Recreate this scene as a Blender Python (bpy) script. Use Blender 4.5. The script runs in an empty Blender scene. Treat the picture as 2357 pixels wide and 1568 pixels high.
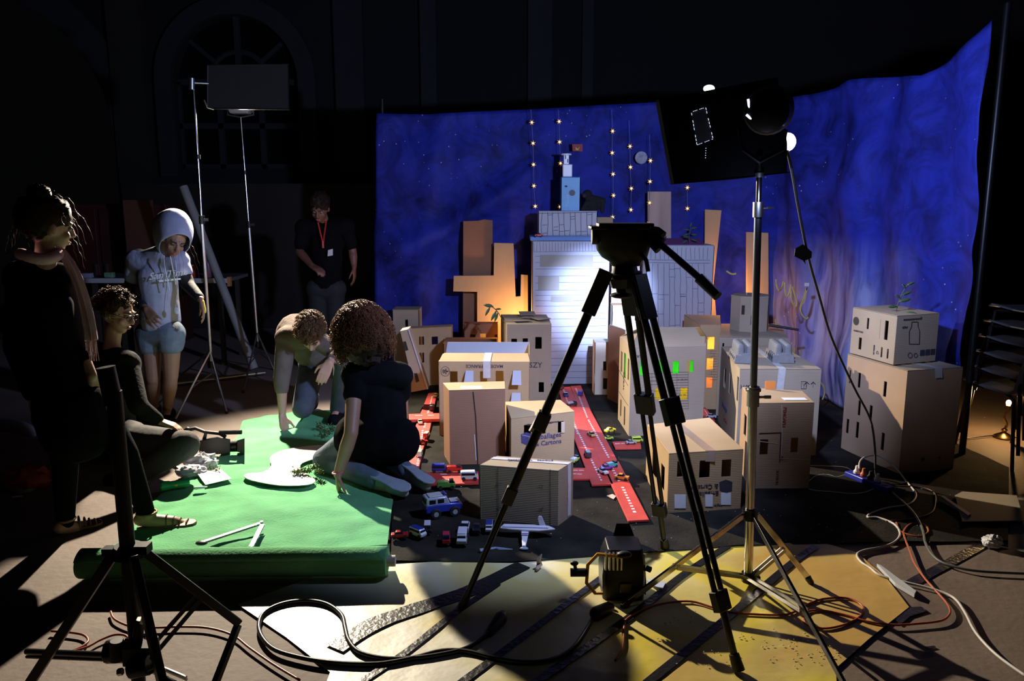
import bpy, math, random
from mathutils import Vector, Matrix, noise
random.seed(7)
V=Vector
SC=bpy.context.scene
COL=SC.collection
# ---------------------------------------------------------------- camera
FPX=1833.0; CX=1178.5; CY=784.0; PITCH=math.radians(10); EYE=1.6
cam=bpy.data.cameras.new('camera'); camo=bpy.data.objects.new('camera',cam); COL.objects.link(camo)
cam.sensor_width=36; cam.lens=36*FPX/2357; cam.clip_start=.05; cam.clip_end=60
camo.location=(0,0,EYE); camo.rotation_euler=(math.radians(90)-PITCH,0,0)
SC.camera=camo
def ray(px,py):
    a=(px-CX)/FPX; b=(CY-py)/FPX
    return V((a, math.cos(PITCH)+b*math.sin(PITCH), -math.sin(PITCH)+b*math.cos(PITCH)))
def G(px,py,z=0.0):
    d=ray(px,py); t=(z-EYE)/d.z; return V((d.x*t,d.y*t,z))
def A(px,py,Y):
    d=ray(px,py); t=Y/d.y; return V((d.x*t,Y,EYE+d.z*t))
# ---------------------------------------------------------------- world, exposure
w=bpy.data.worlds.new('world'); SC.world=w; w.use_nodes=True
w.node_tree.nodes['Background'].inputs[0].default_value=(.55,.6,.75,1)
w.node_tree.nodes['Background'].inputs[1].default_value=.0018
vs=SC.view_settings; vs.view_transform='Standard'; vs.look='None'; vs.exposure=0; vs.gamma=1; vs.use_curve_mapping=False
# ---------------------------------------------------------------- lamps
def spot(name,loc,to,power,col,angle,blend=.3,rad=.03):
    l=bpy.data.lights.new(name,'SPOT'); l.energy=power; l.color=col; l.spot_size=math.radians(angle); l.spot_blend=blend; l.shadow_soft_size=rad
    o=bpy.data.objects.new(name,l); COL.objects.link(o); o.location=loc
    o.rotation_euler=(V(to)-V(loc)).to_track_quat('-Z','Y').to_euler(); return o
def point(name,loc,power,col,rad=.02):
    l=bpy.data.lights.new(name,'POINT'); l.energy=power; l.color=col; l.shadow_soft_size=rad
    o=bpy.data.objects.new(name,l); COL.objects.link(o); o.location=loc; return o
WARM=(1,.86,.66); BLUE=(.46,.57,1.0); AMB=(1,.5,.16)
LB=V((.90,3.36,1.86))                       # daylight lamp on the chrome stand
L1=V((-2.24,6.93,2.27))                     # warm lamp on the far left stand
spot('light_daylight_wide',LB,(0.72,6.4,1.98),330,BLUE,137,.4,.05)
spot('light_daylight_spill',LB+V((-.12,-.06,-.06)),(.15,4.3,0),115,BLUE,82,.6,.05)
spot('light_daylight_beam',LB,(.75,6.84,.74),3300,BLUE,17,1,.05)
spot('light_warm_left',L1,(.0,3.0,0),2050,WARM,86,.75,.035)
point('light_daylight_leak',A(1752,455,3.04),1.3,BLUE,.01)
point('light_tower_glow',(.07,6.88,.50),14,AMB,.03)
point('light_strip_glow',(1.86,6.78,.80),9,(1,.42,.12),.03)
# ---------------------------------------------------------------- materials
MATS={}
def mat(name,col,rough=.6,metal=0,var=0,scale=8,bump=0,bscale=40,col2=None,spec=.5,emit=None,es=0,trans=0,coat=0,stretch=None):
    if name in MATS: return MATS[name]
    m=bpy.data.materials.new(name); m.use_nodes=True; nt=m.node_tree; b=nt.nodes['Principled BSDF']
    b.inputs['Roughness'].default_value=rough; b.inputs['Metallic'].default_value=metal
    b.inputs['Specular IOR Level'].default_value=spec; b.inputs['Coat Weight'].default_value=coat
    b.inputs['Base Color'].default_value=(*col,1)
    tc=nt.nodes.new('ShaderNodeTexCoord'); src=tc.outputs['Object']
    if stretch:
        mp=nt.nodes.new('ShaderNodeMapping'); mp.inputs['Scale'].default_value=stretch; nt.links.new(src,mp.inputs[0]); src=mp.outputs[0]
    n=nt.nodes.new('ShaderNodeTexNoise'); n.inputs['Scale'].default_value=scale; n.inputs['Detail'].default_value=5; nt.links.new(src,n.inputs['Vector'])
    r=nt.nodes.new('ShaderNodeValToRGB'); r.color_ramp.elements[0].position=.3; r.color_ramp.elements[1].position=.7
    c2=col2 or tuple(min(1,c*(1+(var or .08))) for c in col)
    c1=col if col2 else tuple(c*(1-(var or .08)) for c in col)
    r.color_ramp.elements[0].color=(*c1,1); r.color_ramp.elements[1].color=(*c2,1)
    nt.links.new(n.outputs['Fac'],r.inputs['Fac']); nt.links.new(r.outputs['Color'],b.inputs['Base Color'])
    if bump:
        n2=nt.nodes.new('ShaderNodeTexNoise'); n2.inputs['Scale'].default_value=bscale; n2.inputs['Detail'].default_value=4; nt.links.new(src,n2.inputs['Vector'])
        bp=nt.nodes.new('ShaderNodeBump'); bp.inputs['Strength'].default_value=bump; bp.inputs['Distance'].default_value=.01
        nt.links.new(n2.outputs['Fac'],bp.inputs['Height']); nt.links.new(bp.outputs['Normal'],b.inputs['Normal'])
    if emit: b.inputs['Emission Color'].default_value=(*emit,1); b.inputs['Emission Strength'].default_value=es
    if trans: b.inputs['Transmission Weight'].default_value=trans
    MATS[name]=m; return m
def ntree(m): return m.node_tree.nodes,m.node_tree.links,m.node_tree.nodes['Principled BSDF']
def cardboard(name,col,lines='Z'):
    m=mat(name,col,.85,0,.1,3,0,spec=.2); N,L,b=ntree(m)
    tc=N.new('ShaderNodeTexCoord'); wv=N.new('ShaderNodeTexWave'); wv.wave_type='BANDS'; wv.bands_direction='X' if lines=='X' else 'Z'
    wv.inputs['Scale'].default_value=34; wv.inputs['Distortion'].default_value=1.2; wv.inputs['Detail'].default_value=2
    L.new(tc.outputs['Object'],wv.inputs['Vector'])
    bp=N.new('ShaderNodeBump'); bp.inputs['Strength'].default_value=.18; bp.inputs['Distance'].default_value=.003
    L.new(wv.outputs['Fac'],bp.inputs['Height']); L.new(bp.outputs['Normal'],b.inputs['Normal']); return m
CB=cardboard('cardboard_tan',(.42,.29,.155))
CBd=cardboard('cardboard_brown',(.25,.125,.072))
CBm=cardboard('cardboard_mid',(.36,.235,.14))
CBg=cardboard('cardboard_grey',(.345,.275,.195))
CBo=cardboard('cardboard_ochre',(.42,.29,.16),'X')
CBw=mat('white_painted_card',(.40,.41,.46),.7,0,.04,3,.05,60)
BLACKM=mat('black_metal',(.012,.012,.014),.38,.6,.2,30)
BLACKP=mat('black_plastic',(.012,.012,.013),.5,0,.2,20,.1,200)
CHROME=mat('chrome_steel',(.62,.60,.55),.18,1,.1,40)
STEEL=mat('dull_steel',(.5,.5,.5),.35,1,.1,20)
INK=mat('dark_ink',(.035,.03,.05),.8,0,.2,60)
INKB=mat('navy_ink',(.05,.04,.14),.8,0,.2,60)
INKR=mat('dark_red_ink',(.25,.03,.03),.8,0,.2,60)
TAPE=mat('clear_packing_tape',(.52,.5,.48),.25,0,.08,30,.15,50,spec=.6)
WHITEP=mat('white_paper',(.8,.8,.8),.8,0,.03,20)
WHITEPL=mat('white_plastic',(.75,.76,.8),.4,0,.04,20)
RED=mat('red_painted_wood',(.55,.055,.04),.55,0,.14,9,.15,60)
# ---------------------------------------------------------------- mesh builder
WO={}
def tag(o,label=None,cat=None,group=None,kind=None):
    if label: o['label']=label
    if cat: o['category']=cat
    if group: o['group']=group
    if kind: o['kind']=kind
    return o
def empty(name,loc=(0,0,0),label=None,cat=None,group=None):
    o=bpy.data.objects.new(name,None); COL.objects.link(o); o.location=loc; o.empty_display_size=.05; WO[o.name]=V(loc)
    return tag(o,label,cat,group)
def link(o,parent,base):
    COL.objects.link(o)
    if parent: o.parent=parent; o.location=base-WO[parent.name]
    else: o.location=base
    WO[o.name]=V(base); return o
def frame(d):
    d=V(d).normalized(); u=d.cross(V((0,0,1)))
    if u.length<1e-3: u=V((1,0,0))
    u.normalize(); return u,d.cross(u).normalized()
class MB:
    def __init__(s): s.v=[]; s.f=[]; s.pc=[]
    def add(s,vs,fs):
        s.pc.append((len(s.v),len(s.f))); o=len(s.v); s.v+= [V(p) for p in vs]; s.f+=[tuple(i+o for i in f) for f in fs]; return s
    def box(s,c,d,M=None):
        M=M or Matrix.Identity(3); c=V(c); x,y,z=[k/2 for k in d]
        vs=[c+M@V((a*x,b*y,e*z)) for a in(-1,1) for b in(-1,1) for e in(-1,1)]
        return s.add(vs,[(0,1,3,2),(4,6,7,5),(0,4,5,1),(2,3,7,6),(0,2,6,4),(1,5,7,3)])
    def bar(s,p,q,w,h):
        p=V(p);q=V(q);d=q-p; u,n=frame(d); M=Matrix((u,d.normalized(),n)).transposed()
        return s.box((p+q)/2,(w,d.length,h),M)
    def loft(s,rings,closed=True,cap=True):
        n=len(rings[0]); o=len(s.v); s.pc.append((o,len(s.f)))
        for r in rings: s.v+=[V(p) for p in r]
        for i in range(len(rings)-1):
            for j in range(n if closed else n-1):
                k=(j+1)%n; s.f.append((o+i*n+j,o+i*n+k,o+(i+1)*n+k,o+(i+1)*n+j))
        if cap and closed: s.f.append(tuple(o+j for j in range(n))[::-1]); e=o+(len(rings)-1)*n; s.f.append(tuple(e+j for j in range(n)))
        return s
    def cyl(s,p,q,r,r2=None,n=12,cap=True):
        p=V(p);q=V(q);r2=r if r2 is None else r2; u,w_=frame(q-p)
        R=lambda c,rr:[c+(u*math.cos(2*math.pi*i/n)+w_*math.sin(2*math.pi*i/n))*rr for i in range(n)]
        return s.loft([R(p,r),R(q,r2)],cap=cap)
    def tube(s,pts,r,n=6,closed=False):
        pts=[V(p) for p in pts]; rings=[]; u=None
        for i,p in enumerate(pts):
            d=(pts[min(i+1,len(pts)-1)]-pts[max(i-1,0)])
            if d.length<1e-9: d=V((0,0,1))
            d.normalize()
            if u is None: u,_=frame(d)
            u=(u-d*u.dot(d)); 
            if u.length<1e-6: u,_=frame(d)
            u.normalize(); w_=d.cross(u); rr=r[i] if isinstance(r,(list,tuple)) else r
            rings.append([p+(u*math.cos(2*math.pi*k/n)+w_*math.sin(2*math.pi*k/n))*rr for k in range(n)])
        return s.loft(rings)
    def lathe(s,prof,o=(0,0,0),axis=(0,0,1),n=20,cap=True):
        o=V(o); ax=V(axis).normalized(); u,w_=frame(ax)
        return s.loft([[o+ax*z+(u*math.cos(2*math.pi*i/n)+w_*math.sin(2*math.pi*i/n))*max(r,1e-4) for i in range(n)] for r,z in prof],cap=cap)
    def ell(s,c,r,M=None,nu=14,nv=9,fn=None):
        c=V(c); M=M or Matrix.Identity(3); r=(r,r,r) if isinstance(r,(int,float)) else r
        rings=[]
        for i in range(nv+1):
            th=math.pi*i/nv; th=min(max(th,.02),math.pi-.02); ring=[]
            for j in range(nu):
                ph=2*math.pi*j/nu; d=V((math.sin(th)*math.cos(ph),math.sin(th)*math.sin(ph),-math.cos(th)))
                k=fn(d) if fn else 1
                ring.append(c+M@V((d.x*r[0]*k,d.y*r[1]*k,d.z*r[2]*k)))
            rings.append(ring)
        return s.loft(rings)
    def cap(s,p,q,r,r2=None,flat=None,n=14):
        """tapered capsule; flat=(axis,scale) squeezes the section along a world axis"""
        p=V(p);q=V(q);r2=r if r2 is None else r2; d=q-p
        if d.length<1e-5: return s.ell(p,r)
        ax=d.normalized(); u,w_=frame(d)
        if flat:
            a=V(flat[0]); a=(a-ax*a.dot(ax))
            if a.length>1e-3: w_=a.normalized(); u=ax.cross(w_)
        k=flat[1] if flat else 1
        rings=[]
        for t in (-.98,-.8,-.45,0): rings.append((p+ax*t*r*(min(k,1)),r*math.sqrt(1-t*t)))
        rings.append(((p+q)/2,(r+r2)/2))
        for t in (0,.45,.8,.98): rings.append((q+ax*t*r2*(min(k,1)),r2*math.sqrt(1-t*t)))
        return s.loft([[c+(u*math.cos(2*math.pi*i/n)+w_*math.sin(2*math.pi*i/n)*k)*rr for i in range(n)] for c,rr in rings])
    def prism(s,poly,z0,z1):
        n=len(poly); vs=[V((p[0],p[1],z0)) for p in poly]+[V((p[0],p[1],z1)) for p in poly]
        return s.add(vs,[tuple(range(n))[::-1],tuple(range(n,2*n))]+[(i,(i+1)%n,(i+1)%n+n,i+n) for i in range(n)])
    def slab(s,pts,d):
        """closed polygon of world points pushed by vector d"""
        n=len(pts); d=V(d); vs=[V(p) for p in pts]+[V(p)+d for p in pts]
        return s.add(vs,[tuple(range(n))[::-1],tuple(range(n,2*n))]+[(i,(i+1)%n,(i+1)%n+n,i+n) for i in range(n)])
    def build(s,name,m,parent=None,bevel=0,smooth=40,solid=0,sub=0,remesh=0,sm=0,origin=None):
        xs=[p.x for p in s.v]; ys=[p.y for p in s.v]; zs=[p.z for p in s.v]
        base=V(origin) if origin is not None else V(((min(xs)+max(xs))/2,(min(ys)+max(ys))/2,min(zs)))
        me=bpy.data.meshes.new(name); me.from_pydata([tuple(p-base) for p in s.v],[],s.f); me.update()
        import bmesh
        b=bmesh.new(); b.from_mesh(me)
        if not solid: bmesh.ops.recalc_face_normals(b,faces=b.faces)
        b.to_mesh(me); b.free()
        me.materials.append(m)
        if smooth:
            me.polygons.foreach_set('use_smooth',[True]*len(me.polygons))
            if not remesh and smooth<180: me.set_sharp_from_angle(angle=math.radians(smooth))
        o=bpy.data.objects.new(name,me); link(o,parent,base)
        if remesh: 
            md=o.modifiers.new('remesh','REMESH'); md.mode='VOXEL'; md.voxel_size=remesh; md.use_smooth_shade=True
        if sm: md=o.modifiers.new('smooth','SMOOTH'); md.iterations=sm; md.factor=.5
        if solid: md=o.modifiers.new('solid','SOLIDIFY'); md.thickness=solid; md.offset=-1
        if bevel: md=o.modifiers.new('bevel','BEVEL'); md.width=bevel; md.segments=2; md.limit_method='ANGLE'
        if sub: md=o.modifiers.new('sub','SUBSURF'); md.levels=sub; md.render_levels=sub
        return o
def split_build(mb,name,m,parent=None,**k):
    out=[]
    for i,(a,f) in enumerate(mb.pc):
        a2,f2=mb.pc[i+1] if i+1<len(mb.pc) else (len(mb.v),len(mb.f))
        q=MB(); q.v=mb.v[a:a2]; q.f=[tuple(j-a for j in t) for t in mb.f[f:f2]]; out.append(q.build(name,m,parent,**k))
    return out[0]
def text(name,s,c,xd,yd,size,m,parent,label=None,shear=0):
    cu=bpy.data.curves.new(name,'FONT'); cu.body=s; cu.size=size; cu.align_x='CENTER'; cu.align_y='CENTER'; cu.extrude=.0006; cu.shear=shear
    cu.resolution_u=2; cu.offset=size*.006
    cu.materials.append(m); o=bpy.data.objects.new(name,cu); COL.objects.link(o)
    xd=V(xd).normalized(); yd=V(yd); yd=(yd-xd*yd.dot(xd)).normalized(); zd=xd.cross(yd)
    M=Matrix((xd,yd,zd)).transposed().to_4x4(); c=V(c)
    o.parent=parent; M.translation=c-WO[parent.name]; o.matrix_local=M; WO[o.name]=c
    me=bpy.data.meshes.new_from_object(o); me.name=name; n=bpy.data.objects.new(name,me); COL.objects.link(n); n.parent=parent; n.matrix_local=M
    bpy.data.objects.remove(o); bpy.data.curves.remove(cu); n.name=name; WO[n.name]=c
    if label: n['label']=label
    return n
def spline(pts,k=6):
    pts=[V(p) for p in pts]; out=[]
    for i in range(len(pts)-1):
        p0=pts[max(i-1,0)];p1=pts[i];p2=pts[i+1];p3=pts[min(i+2,len(pts)-1)]
        for j in range(k):
            t=j/k; out.append(.5*((2*p1)+(p2-p0)*t+(2*p0-5*p1+4*p2-p3)*t*t+(3*p1-p0-3*p2+p3)*t**3))
    out.append(pts[-1]); return out
def dup(root,loc,rz,label,group=None,matmap=None,scale=1,rx=0,ry=0):
    r=root.copy(); COL.objects.link(r); r.location=loc; r.rotation_euler=(rx,ry,rz); r.scale=(scale,)*3
    tag(r,label,None,group)
    for ch in list(root.children):
        c=ch.copy(); COL.objects.link(c); c.parent=r
        if matmap and ch.name.split('.')[0] in matmap:
            c.data=c.data.copy(); c.data.materials[0]=matmap[ch.name.split('.')[0]]
        for g in ch.children: d=g.copy(); COL.objects.link(d); d.parent=c
    return r
# ================================================================ setting
CONC=mat('brown_concrete',(.13,.095,.075),.75,0,.35,1.6,.25,30,col2=(.21,.16,.13))
N,L,b=ntree(CONC)
def sheetmesh(name,m,poly_px=None,z=.004,step=.05,amp=.004,sc=6,pts=None,parent=None,thick=.003,seed=0,kind=None,edge=.0):
    """flat cloth or paper on the floor: subdivided polygon with small creases and real thickness"""
    import bmesh
    P=pts or [G(x,y) for x,y in poly_px]
    bm=bmesh.new(); vs=[bm.verts.new((p[0],p[1],z)) for p in P]; bm.faces.new(vs)
    xs=[p[0] for p in P]; ys=[p[1] for p in P]
    x=min(xs)+step
    while x<max(xs):
        bmesh.ops.bisect_plane(bm,geom=bm.verts[:]+bm.edges[:]+bm.faces[:],plane_co=(x,0,0),plane_no=(1,0,0)); x+=step
    y=min(ys)+step
    while y<max(ys):
        bmesh.ops.bisect_plane(bm,geom=bm.verts[:]+bm.edges[:]+bm.faces[:],plane_co=(0,y,0),plane_no=(0,1,0)); y+=step
    for v_ in bm.verts:
        q=V((v_.co.x*sc*.6+seed,v_.co.y*sc+seed,seed*.7)); k=abs(noise.noise(q))*1.2+abs(noise.noise(q*2.3))*.5
        v_.co.z=z+amp*k*(1.6)
    base=V((sum(xs)/len(xs),sum(ys)/len(ys),0))
    me=bpy.data.meshes.new(name); bmesh.ops.recalc_face_normals(bm,faces=bm.faces); 
    if bm.faces[0].normal.z<0: bmesh.ops.reverse_faces(bm,faces=bm.faces)
    bm.to_mesh(me); bm.free()
    for v_ in me.vertices: v_.co-=base
    me.materials.append(m); me.polygons.foreach_set('use_smooth',[True]*len(me.polygons))
    o=bpy.data.objects.new(name,me); link(o,parent,base)
    md=o.modifiers.new('solid','SOLIDIFY'); md.thickness=thick; md.offset=-1
    o.modifiers.new('split','EDGE_SPLIT').split_angle=math.radians(50)
    return o
fl=MB().box((0,5,-.05),(16,16,.1)).build('floor',CONC); tag(fl,'bare brown concrete floor of the dark hall','floor',kind='structure')
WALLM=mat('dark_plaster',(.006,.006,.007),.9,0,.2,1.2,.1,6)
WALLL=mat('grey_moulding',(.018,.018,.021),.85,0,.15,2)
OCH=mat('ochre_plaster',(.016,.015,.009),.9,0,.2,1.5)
YB=10.6
# back wall with arched openings cut as a polygon grid
def archwall():
    m=MB(); x0,x1,z1=-8,8,7.6
    def arch(cx,hw,zs,n=14): return [(cx+hw*math.cos(math.pi*i/n),zs+hw*math.sin(math.pi*i/n)) for i in range(n+1)]
    ops=[(-7.0,1.9,2.35,0.0),(-3.52,.80,3.1,2.0)]
    cur=x0
    for cx,hw,zs,zb in ops:
        l,r=cx-hw,cx+hw
        if l>cur: m.box(((cur+l)/2,YB+.2,z1/2),(l-cur,.4,z1))
        if zb>0: m.box((cx,YB+.2,zb/2),(2*hw,.4,zb))
        a=arch(cx,hw,zs)
        for i in range(len(a)-1):
            p,q=a[i],a[i+1]
            m.slab([(p[0],YB,p[1]),(p[0],YB,z1),(q[0],YB,z1),(q[0],YB,q[1])],(0,.4,0))
        cur=r
    m.box(((cur+x1)/2,YB+.2,z1/2),(x1-cur,.4,z1))
    return m
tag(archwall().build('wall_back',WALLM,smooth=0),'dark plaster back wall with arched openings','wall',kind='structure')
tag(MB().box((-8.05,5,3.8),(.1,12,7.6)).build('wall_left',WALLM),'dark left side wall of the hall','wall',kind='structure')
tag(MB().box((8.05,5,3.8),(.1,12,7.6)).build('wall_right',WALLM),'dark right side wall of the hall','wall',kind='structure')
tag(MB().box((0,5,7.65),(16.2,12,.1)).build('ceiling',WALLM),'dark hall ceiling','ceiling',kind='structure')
def archtrim(cx,hw,zs,zb,w_,name,mm,dep=.09):
    m=MB(); n=20
    for i in range(n):
        a0=math.pi*i/n;a1=math.pi*(i+1)/n
        P=lambda r,a:(cx+r*math.cos(a),YB,zs+r*math.sin(a))
        m.slab([P(hw,a0),P(hw+w_,a0),P(hw+w_,a1),P(hw,a1)],(0,-dep,0))
    for s_ in(-1,1): m.box((cx+s_*(hw+w_/2),YB-dep/2,(zs+zb)/2),(w_,dep,zs-zb))
    o=m.build(name,mm,smooth=0); tag(o,None,'trim',kind='structure'); return o
archtrim(-7.0,1.9,2.35,0,.35,'trim_1',WALLL)['label']='pale moulding round the big arch at far left'
archtrim(-3.52,.80,3.1,1.9,.22,'trim_2',WALLL)['label']='pale moulding round the arched window'
for i,(x,ww) in enumerate([(-4.85,.42),(-2.05,.36),(-1.05,.2),(.35,.3),(.95,.14)]):
    o=MB().box((x,YB-.07,3.8),(ww,.14,7.6)).box((x,YB-.11,.25),(ww+.08,.22,.5)).build('trim_%d'%(i+3),WALLL if i!=0 else OCH); tag(o,'%s pilaster strip up the back wall'%['ochre','wide grey','narrow grey','broad pale','slim pale'][i],'trim',kind='structure')
wd=empty('window_1',(-3.52,YB+.1,2.0),'tall arched window with a fan of glazing bars','window'); wd['kind']='structure'
m=MB(); cx=-3.52
for x in (-.8,-.27,.27,.8): m.box((cx+x,YB+.12,2.55),(.07,.06,1.1))
for z in (2.03,2.55,3.1): m.box((cx,YB+.12,z),(1.6,.06,.07))
m.box((cx,YB+.12,3.5),(.07,.06,.8))
for a in (40,140): m.bar((cx+.38*math.cos(math.radians(a)),YB+.12,3.1+.38*math.sin(math.radians(a))),(cx+.8*math.cos(math.radians(a)),YB+.12,3.1+.8*math.sin(math.radians(a))),.05,.05)
m.tube([(cx+.38*math.cos(math.pi*i/14),YB+.12,3.1+.38*math.sin(math.pi*i/14)) for i in range(15)],.035,6)
m.build('window_frame',WALLL,wd)
MB().box((cx,YB+.17,2.95),(1.6,.01,1.9)).build('window_pane',mat('dark_glass',(.005,.005,.006),.15,0,.1,2),wd)
# low stage front and side clutter along the back wall
tag(MB().box((-3.0,10.2,.9),(3.6,.5,1.8)).build('wooden_screen',mat('dark_brown_wood',(.018,.013,.009),.7,0,.3,4,stretch=(1,1,.1))),'dark brown wooden screen below the arched window','screen')
# ---------------------------------------------------------------- black cloth on the floor
BCL=mat('black_felt',(.009,.0085,.008),.95,0,.5,5,.4,90,col2=(.03,.027,.022),spec=.1)
bc=sheetmesh('black_ground_cloth',BCL,pts=[G(900,1296),G(1180,1300),G(1450,1280),G(1700,1262),G(1960,1254),G(2320,1250),V((3.0,4.6,0)),V((2.75,6.9,0)),V((2.3,7.45,0)),V((-1.4,7.6,0)),V((-1.35,5.9,0)),V((-.9,4.4,0)),V((-.62,3.9,0))],z=.003,step=.06,amp=.006,sc=4,seed=3)
tag(bc,'large black felt cloth under the cardboard city','cloth')
# yellow and white painted backing paper in the foreground
YP=mat('yellow_sprayed_paper',(.8,.8,.7),.42,0,.1,2.2,.7,6,spec=.5); N,L,b=ntree(YP)
tc=N.new('ShaderNodeTexCoord'); n1=N.new('ShaderNodeTexNoise'); n1.inputs['Scale'].default_value=1.5; n1.inputs['Detail'].default_value=2; n1.inputs['Distortion'].default_value=.6
L.new(tc.outputs['Object'],n1.inputs['Vector']); sx=N.new('ShaderNodeSeparateXYZ'); L.new(tc.outputs['Object'],sx.inputs[0])
ma=N.new('ShaderNodeMath'); ma.operation='MULTIPLY_ADD'; ma.inputs[1].default_value=.33; L.new(sx.outputs['X'],ma.inputs[0]); L.new(n1.outputs['Fac'],ma.inputs[2])
cr=N.new('ShaderNodeValToRGB'); e=cr.color_ramp.elements; e[0].position=.20; e[0].color=(.72,.70,.60,1); e[1].position=.80; e[1].color=(.60,.38,.10,1)
for p_,c_ in ((.30,(.70,.66,.42)),(.40,(.66,.56,.20)),(.50,(.70,.60,.24)),(.58,(.72,.58,.07)),(.68,(.60,.46,.14))):
    q=cr.color_ramp.elements.new(p_); q.color=(*c_,1)
L.new(ma.outputs[0],cr.inputs[0]); L.new(cr.outputs[0],b.inputs['Base Color'])
yp=sheetmesh('painted_backing_paper',YP,pts=[G(780,1310),G(1230,1284),G(1600,1262),G(1890,1252),G(1974,1276),G(2040,1335),G(2092,1402),G(2000,1475),G(1924,1543),V((1.0,2.2,0)),V((-.3,2.05,0)),V((-.62,2.25,0)),G(760,1552),G(660,1472),G(548,1396)],z=.0005,step=.05,amp=.0022,sc=3.2,thick=.001,seed=9)
yp.location.z=.006
tag(yp,'creased sheet of backing paper sprayed yellow and white','paper')
bc.location.z=.005
# ---------------------------------------------------------------- green cloth and its roll
GR=mat('green_felt',(.13,.42,.19),.9,0,.16,5,.35,90,spec=.15)
GZ=.02
gc=sheetmesh('green_ground_cloth',GR,pts=[G(215,1300),G(470,1285),G(892,1268),G(905,1160),G(870,1090),G(800,1010),G(790,950),G(690,955),G(610,965),G(560,975),G(548,1010),G(505,1060),G(440,1100),G(395,1125),G(340,1180),G(300,1240)],z=GZ,step=.03,amp=.010,sc=5,seed=1,thick=.003)
tag(gc,'bright green felt cloth spread on the floor','cloth')
gr=empty('green_fabric_roll',(-1.15,3.14,0),'thick roll of green felt along the near edge of the cloth','roll')
rc0=V((-1.83,3.17,.076)); rc1=V((-.535,3.20,.076))
m=MB(); rings=[]
for i in range(30):
    t=i/29; c=rc0.lerp(rc1,t); ring=[]
    for j in range(28):
        a=2*math.pi*j/28; rr=.058+.004*noise.noise(V((t*5,a*.8,0)))+.0015*math.sin(a*3+t*9)
        rr*=1+.12*max(0,-math.sin(a))*.3
        ring.append(c+V((0,math.cos(a)*rr*1.12,math.sin(a)*rr)))
    rings.append(ring)
m.loft(rings).build('rolled_felt',GR,gr)
m=MB(); rows=[]
for i in range(30):
    t=i/29; c=rc0.lerp(rc1,t)
    rows.append([c+V((0,math.cos(q)*.062*1.12,math.sin(q)*(.062+.003*noise.noise(V((t*6,q,0)))))) for q in [math.radians(k) for k in (150,138,126,114,102,92,80)]]+[c+V((0,.04,.045)),c+V((0,.07,.005)),c+V((0,.10,-.035))])
m.loft(rows,closed=False).build('felt_flap',GR,gr,solid=.003)
MB().cyl(rc0-V((.02,0,0)),rc1+V((.035,0,0)),.024,n=16).build('cardboard_core',mat('grey_tube_card',(.45,.43,.38),.7),gr)
# ---------------------------------------------------------------- blue painted backdrop sheet
BS=mat('blue_painted_sheet',(.02,.035,.30),.6,0,.25,3,.15,25,spec=.12); N,L,b=ntree(BS)
tc=N.new('ShaderNodeTexCoord'); nA=N.new('ShaderNodeTexNoise'); nA.inputs['Scale'].default_value=3.2; nA.inputs['Detail'].default_value=8; nA.inputs['Roughness'].default_value=.7; nA.inputs['Distortion'].default_value=1
L.new(tc.outputs['Object'],nA.inputs['Vector'])
cr=N.new('ShaderNodeValToRGB'); e=cr.color_ramp.elements; e[0].position=.32; e[0].color=(.007,.010,.085,1); e[1].position=.60; e[1].color=(.019,.029,.31,1); L.new(nA.outputs['Fac'],cr.inputs[0])
# white paint splashes low on the right-hand half and speckles all over
vo=N.new('ShaderNodeTexVoronoi'); vo.inputs['Scale'].default_value=16; L.new(tc.outputs['Object'],vo.inputs['Vector'])
sp=N.new('ShaderNodeValToRGB'); sp.color_ramp.elements[0].position=.05; sp.color_ramp.elements[0].color=(1,1,1,1); sp.color_ramp.elements[1].position=.10; sp.color_ramp.elements[1].color=(0,0,0,1); L.new(vo.outputs['Distance'],sp.inputs[0])
nB=N.new('ShaderNodeTexNoise'); nB.inputs['Scale'].default_value=1.4; L.new(tc.outputs['Object'],nB.inputs['Vector'])
rb=N.new('ShaderNodeValToRGB'); rb.color_ramp.elements[0].position=.5; rb.color_ramp.elements[1].position=.62; L.new(nB.outputs['Fac'],rb.inputs[0])
m1=N.new('ShaderNodeMath'); m1.operation='MULTIPLY'; L.new(sp.outputs[0],m1.inputs[0]); L.new(rb.outputs[0],m1.inputs[1])
mp=N.new('ShaderNodeMapping'); mp.inputs['Scale'].default_value=(7,7,1.1); L.new(tc.outputs['Object'],mp.inputs[0])
nC=N.new('ShaderNodeTexNoise'); nC.inputs['Scale'].default_value=1.6; nC.inputs['Detail'].default_value=6; nC.inputs['Distortion'].default_value=.7; L.new(mp.outputs[0],nC.inputs['Vector'])
sx=N.new('ShaderNodeSeparateXYZ'); L.new(tc.outputs['Object'],sx.inputs[0])
def mrange(src,a,b_,c=0,d=1):
    k=N.new('ShaderNodeMapRange'); k.inputs[1].default_value=a;k.inputs[2].default_value=b_;k.inputs[3].default_value=c;k.inputs[4].default_value=d; L.new(src,k.inputs[0]); return k.outputs[0]
def mul(a,b_):
    k=N.new('ShaderNodeMath'); k.operation='MULTIPLY'; L.new(a,k.inputs[0]); L.new(b_,k.inputs[1]); return k.outputs[0]
wz=mrange(sx.outputs['Z'],1.35,.55); wx=mrange(sx.outputs['X'],1.35,1.75)
wc=mrange(nC.outputs['Fac'],.25,.62); W1=mul(mul(mul(wz,wx),wc),mrange(sx.outputs['X'],1.9,1.78))
mx=N.new('ShaderNodeMath'); mx.operation='MAXIMUM'; L.new(W1,mx.inputs[0]); L.new(m1.outputs[0],mx.inputs[1])
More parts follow.
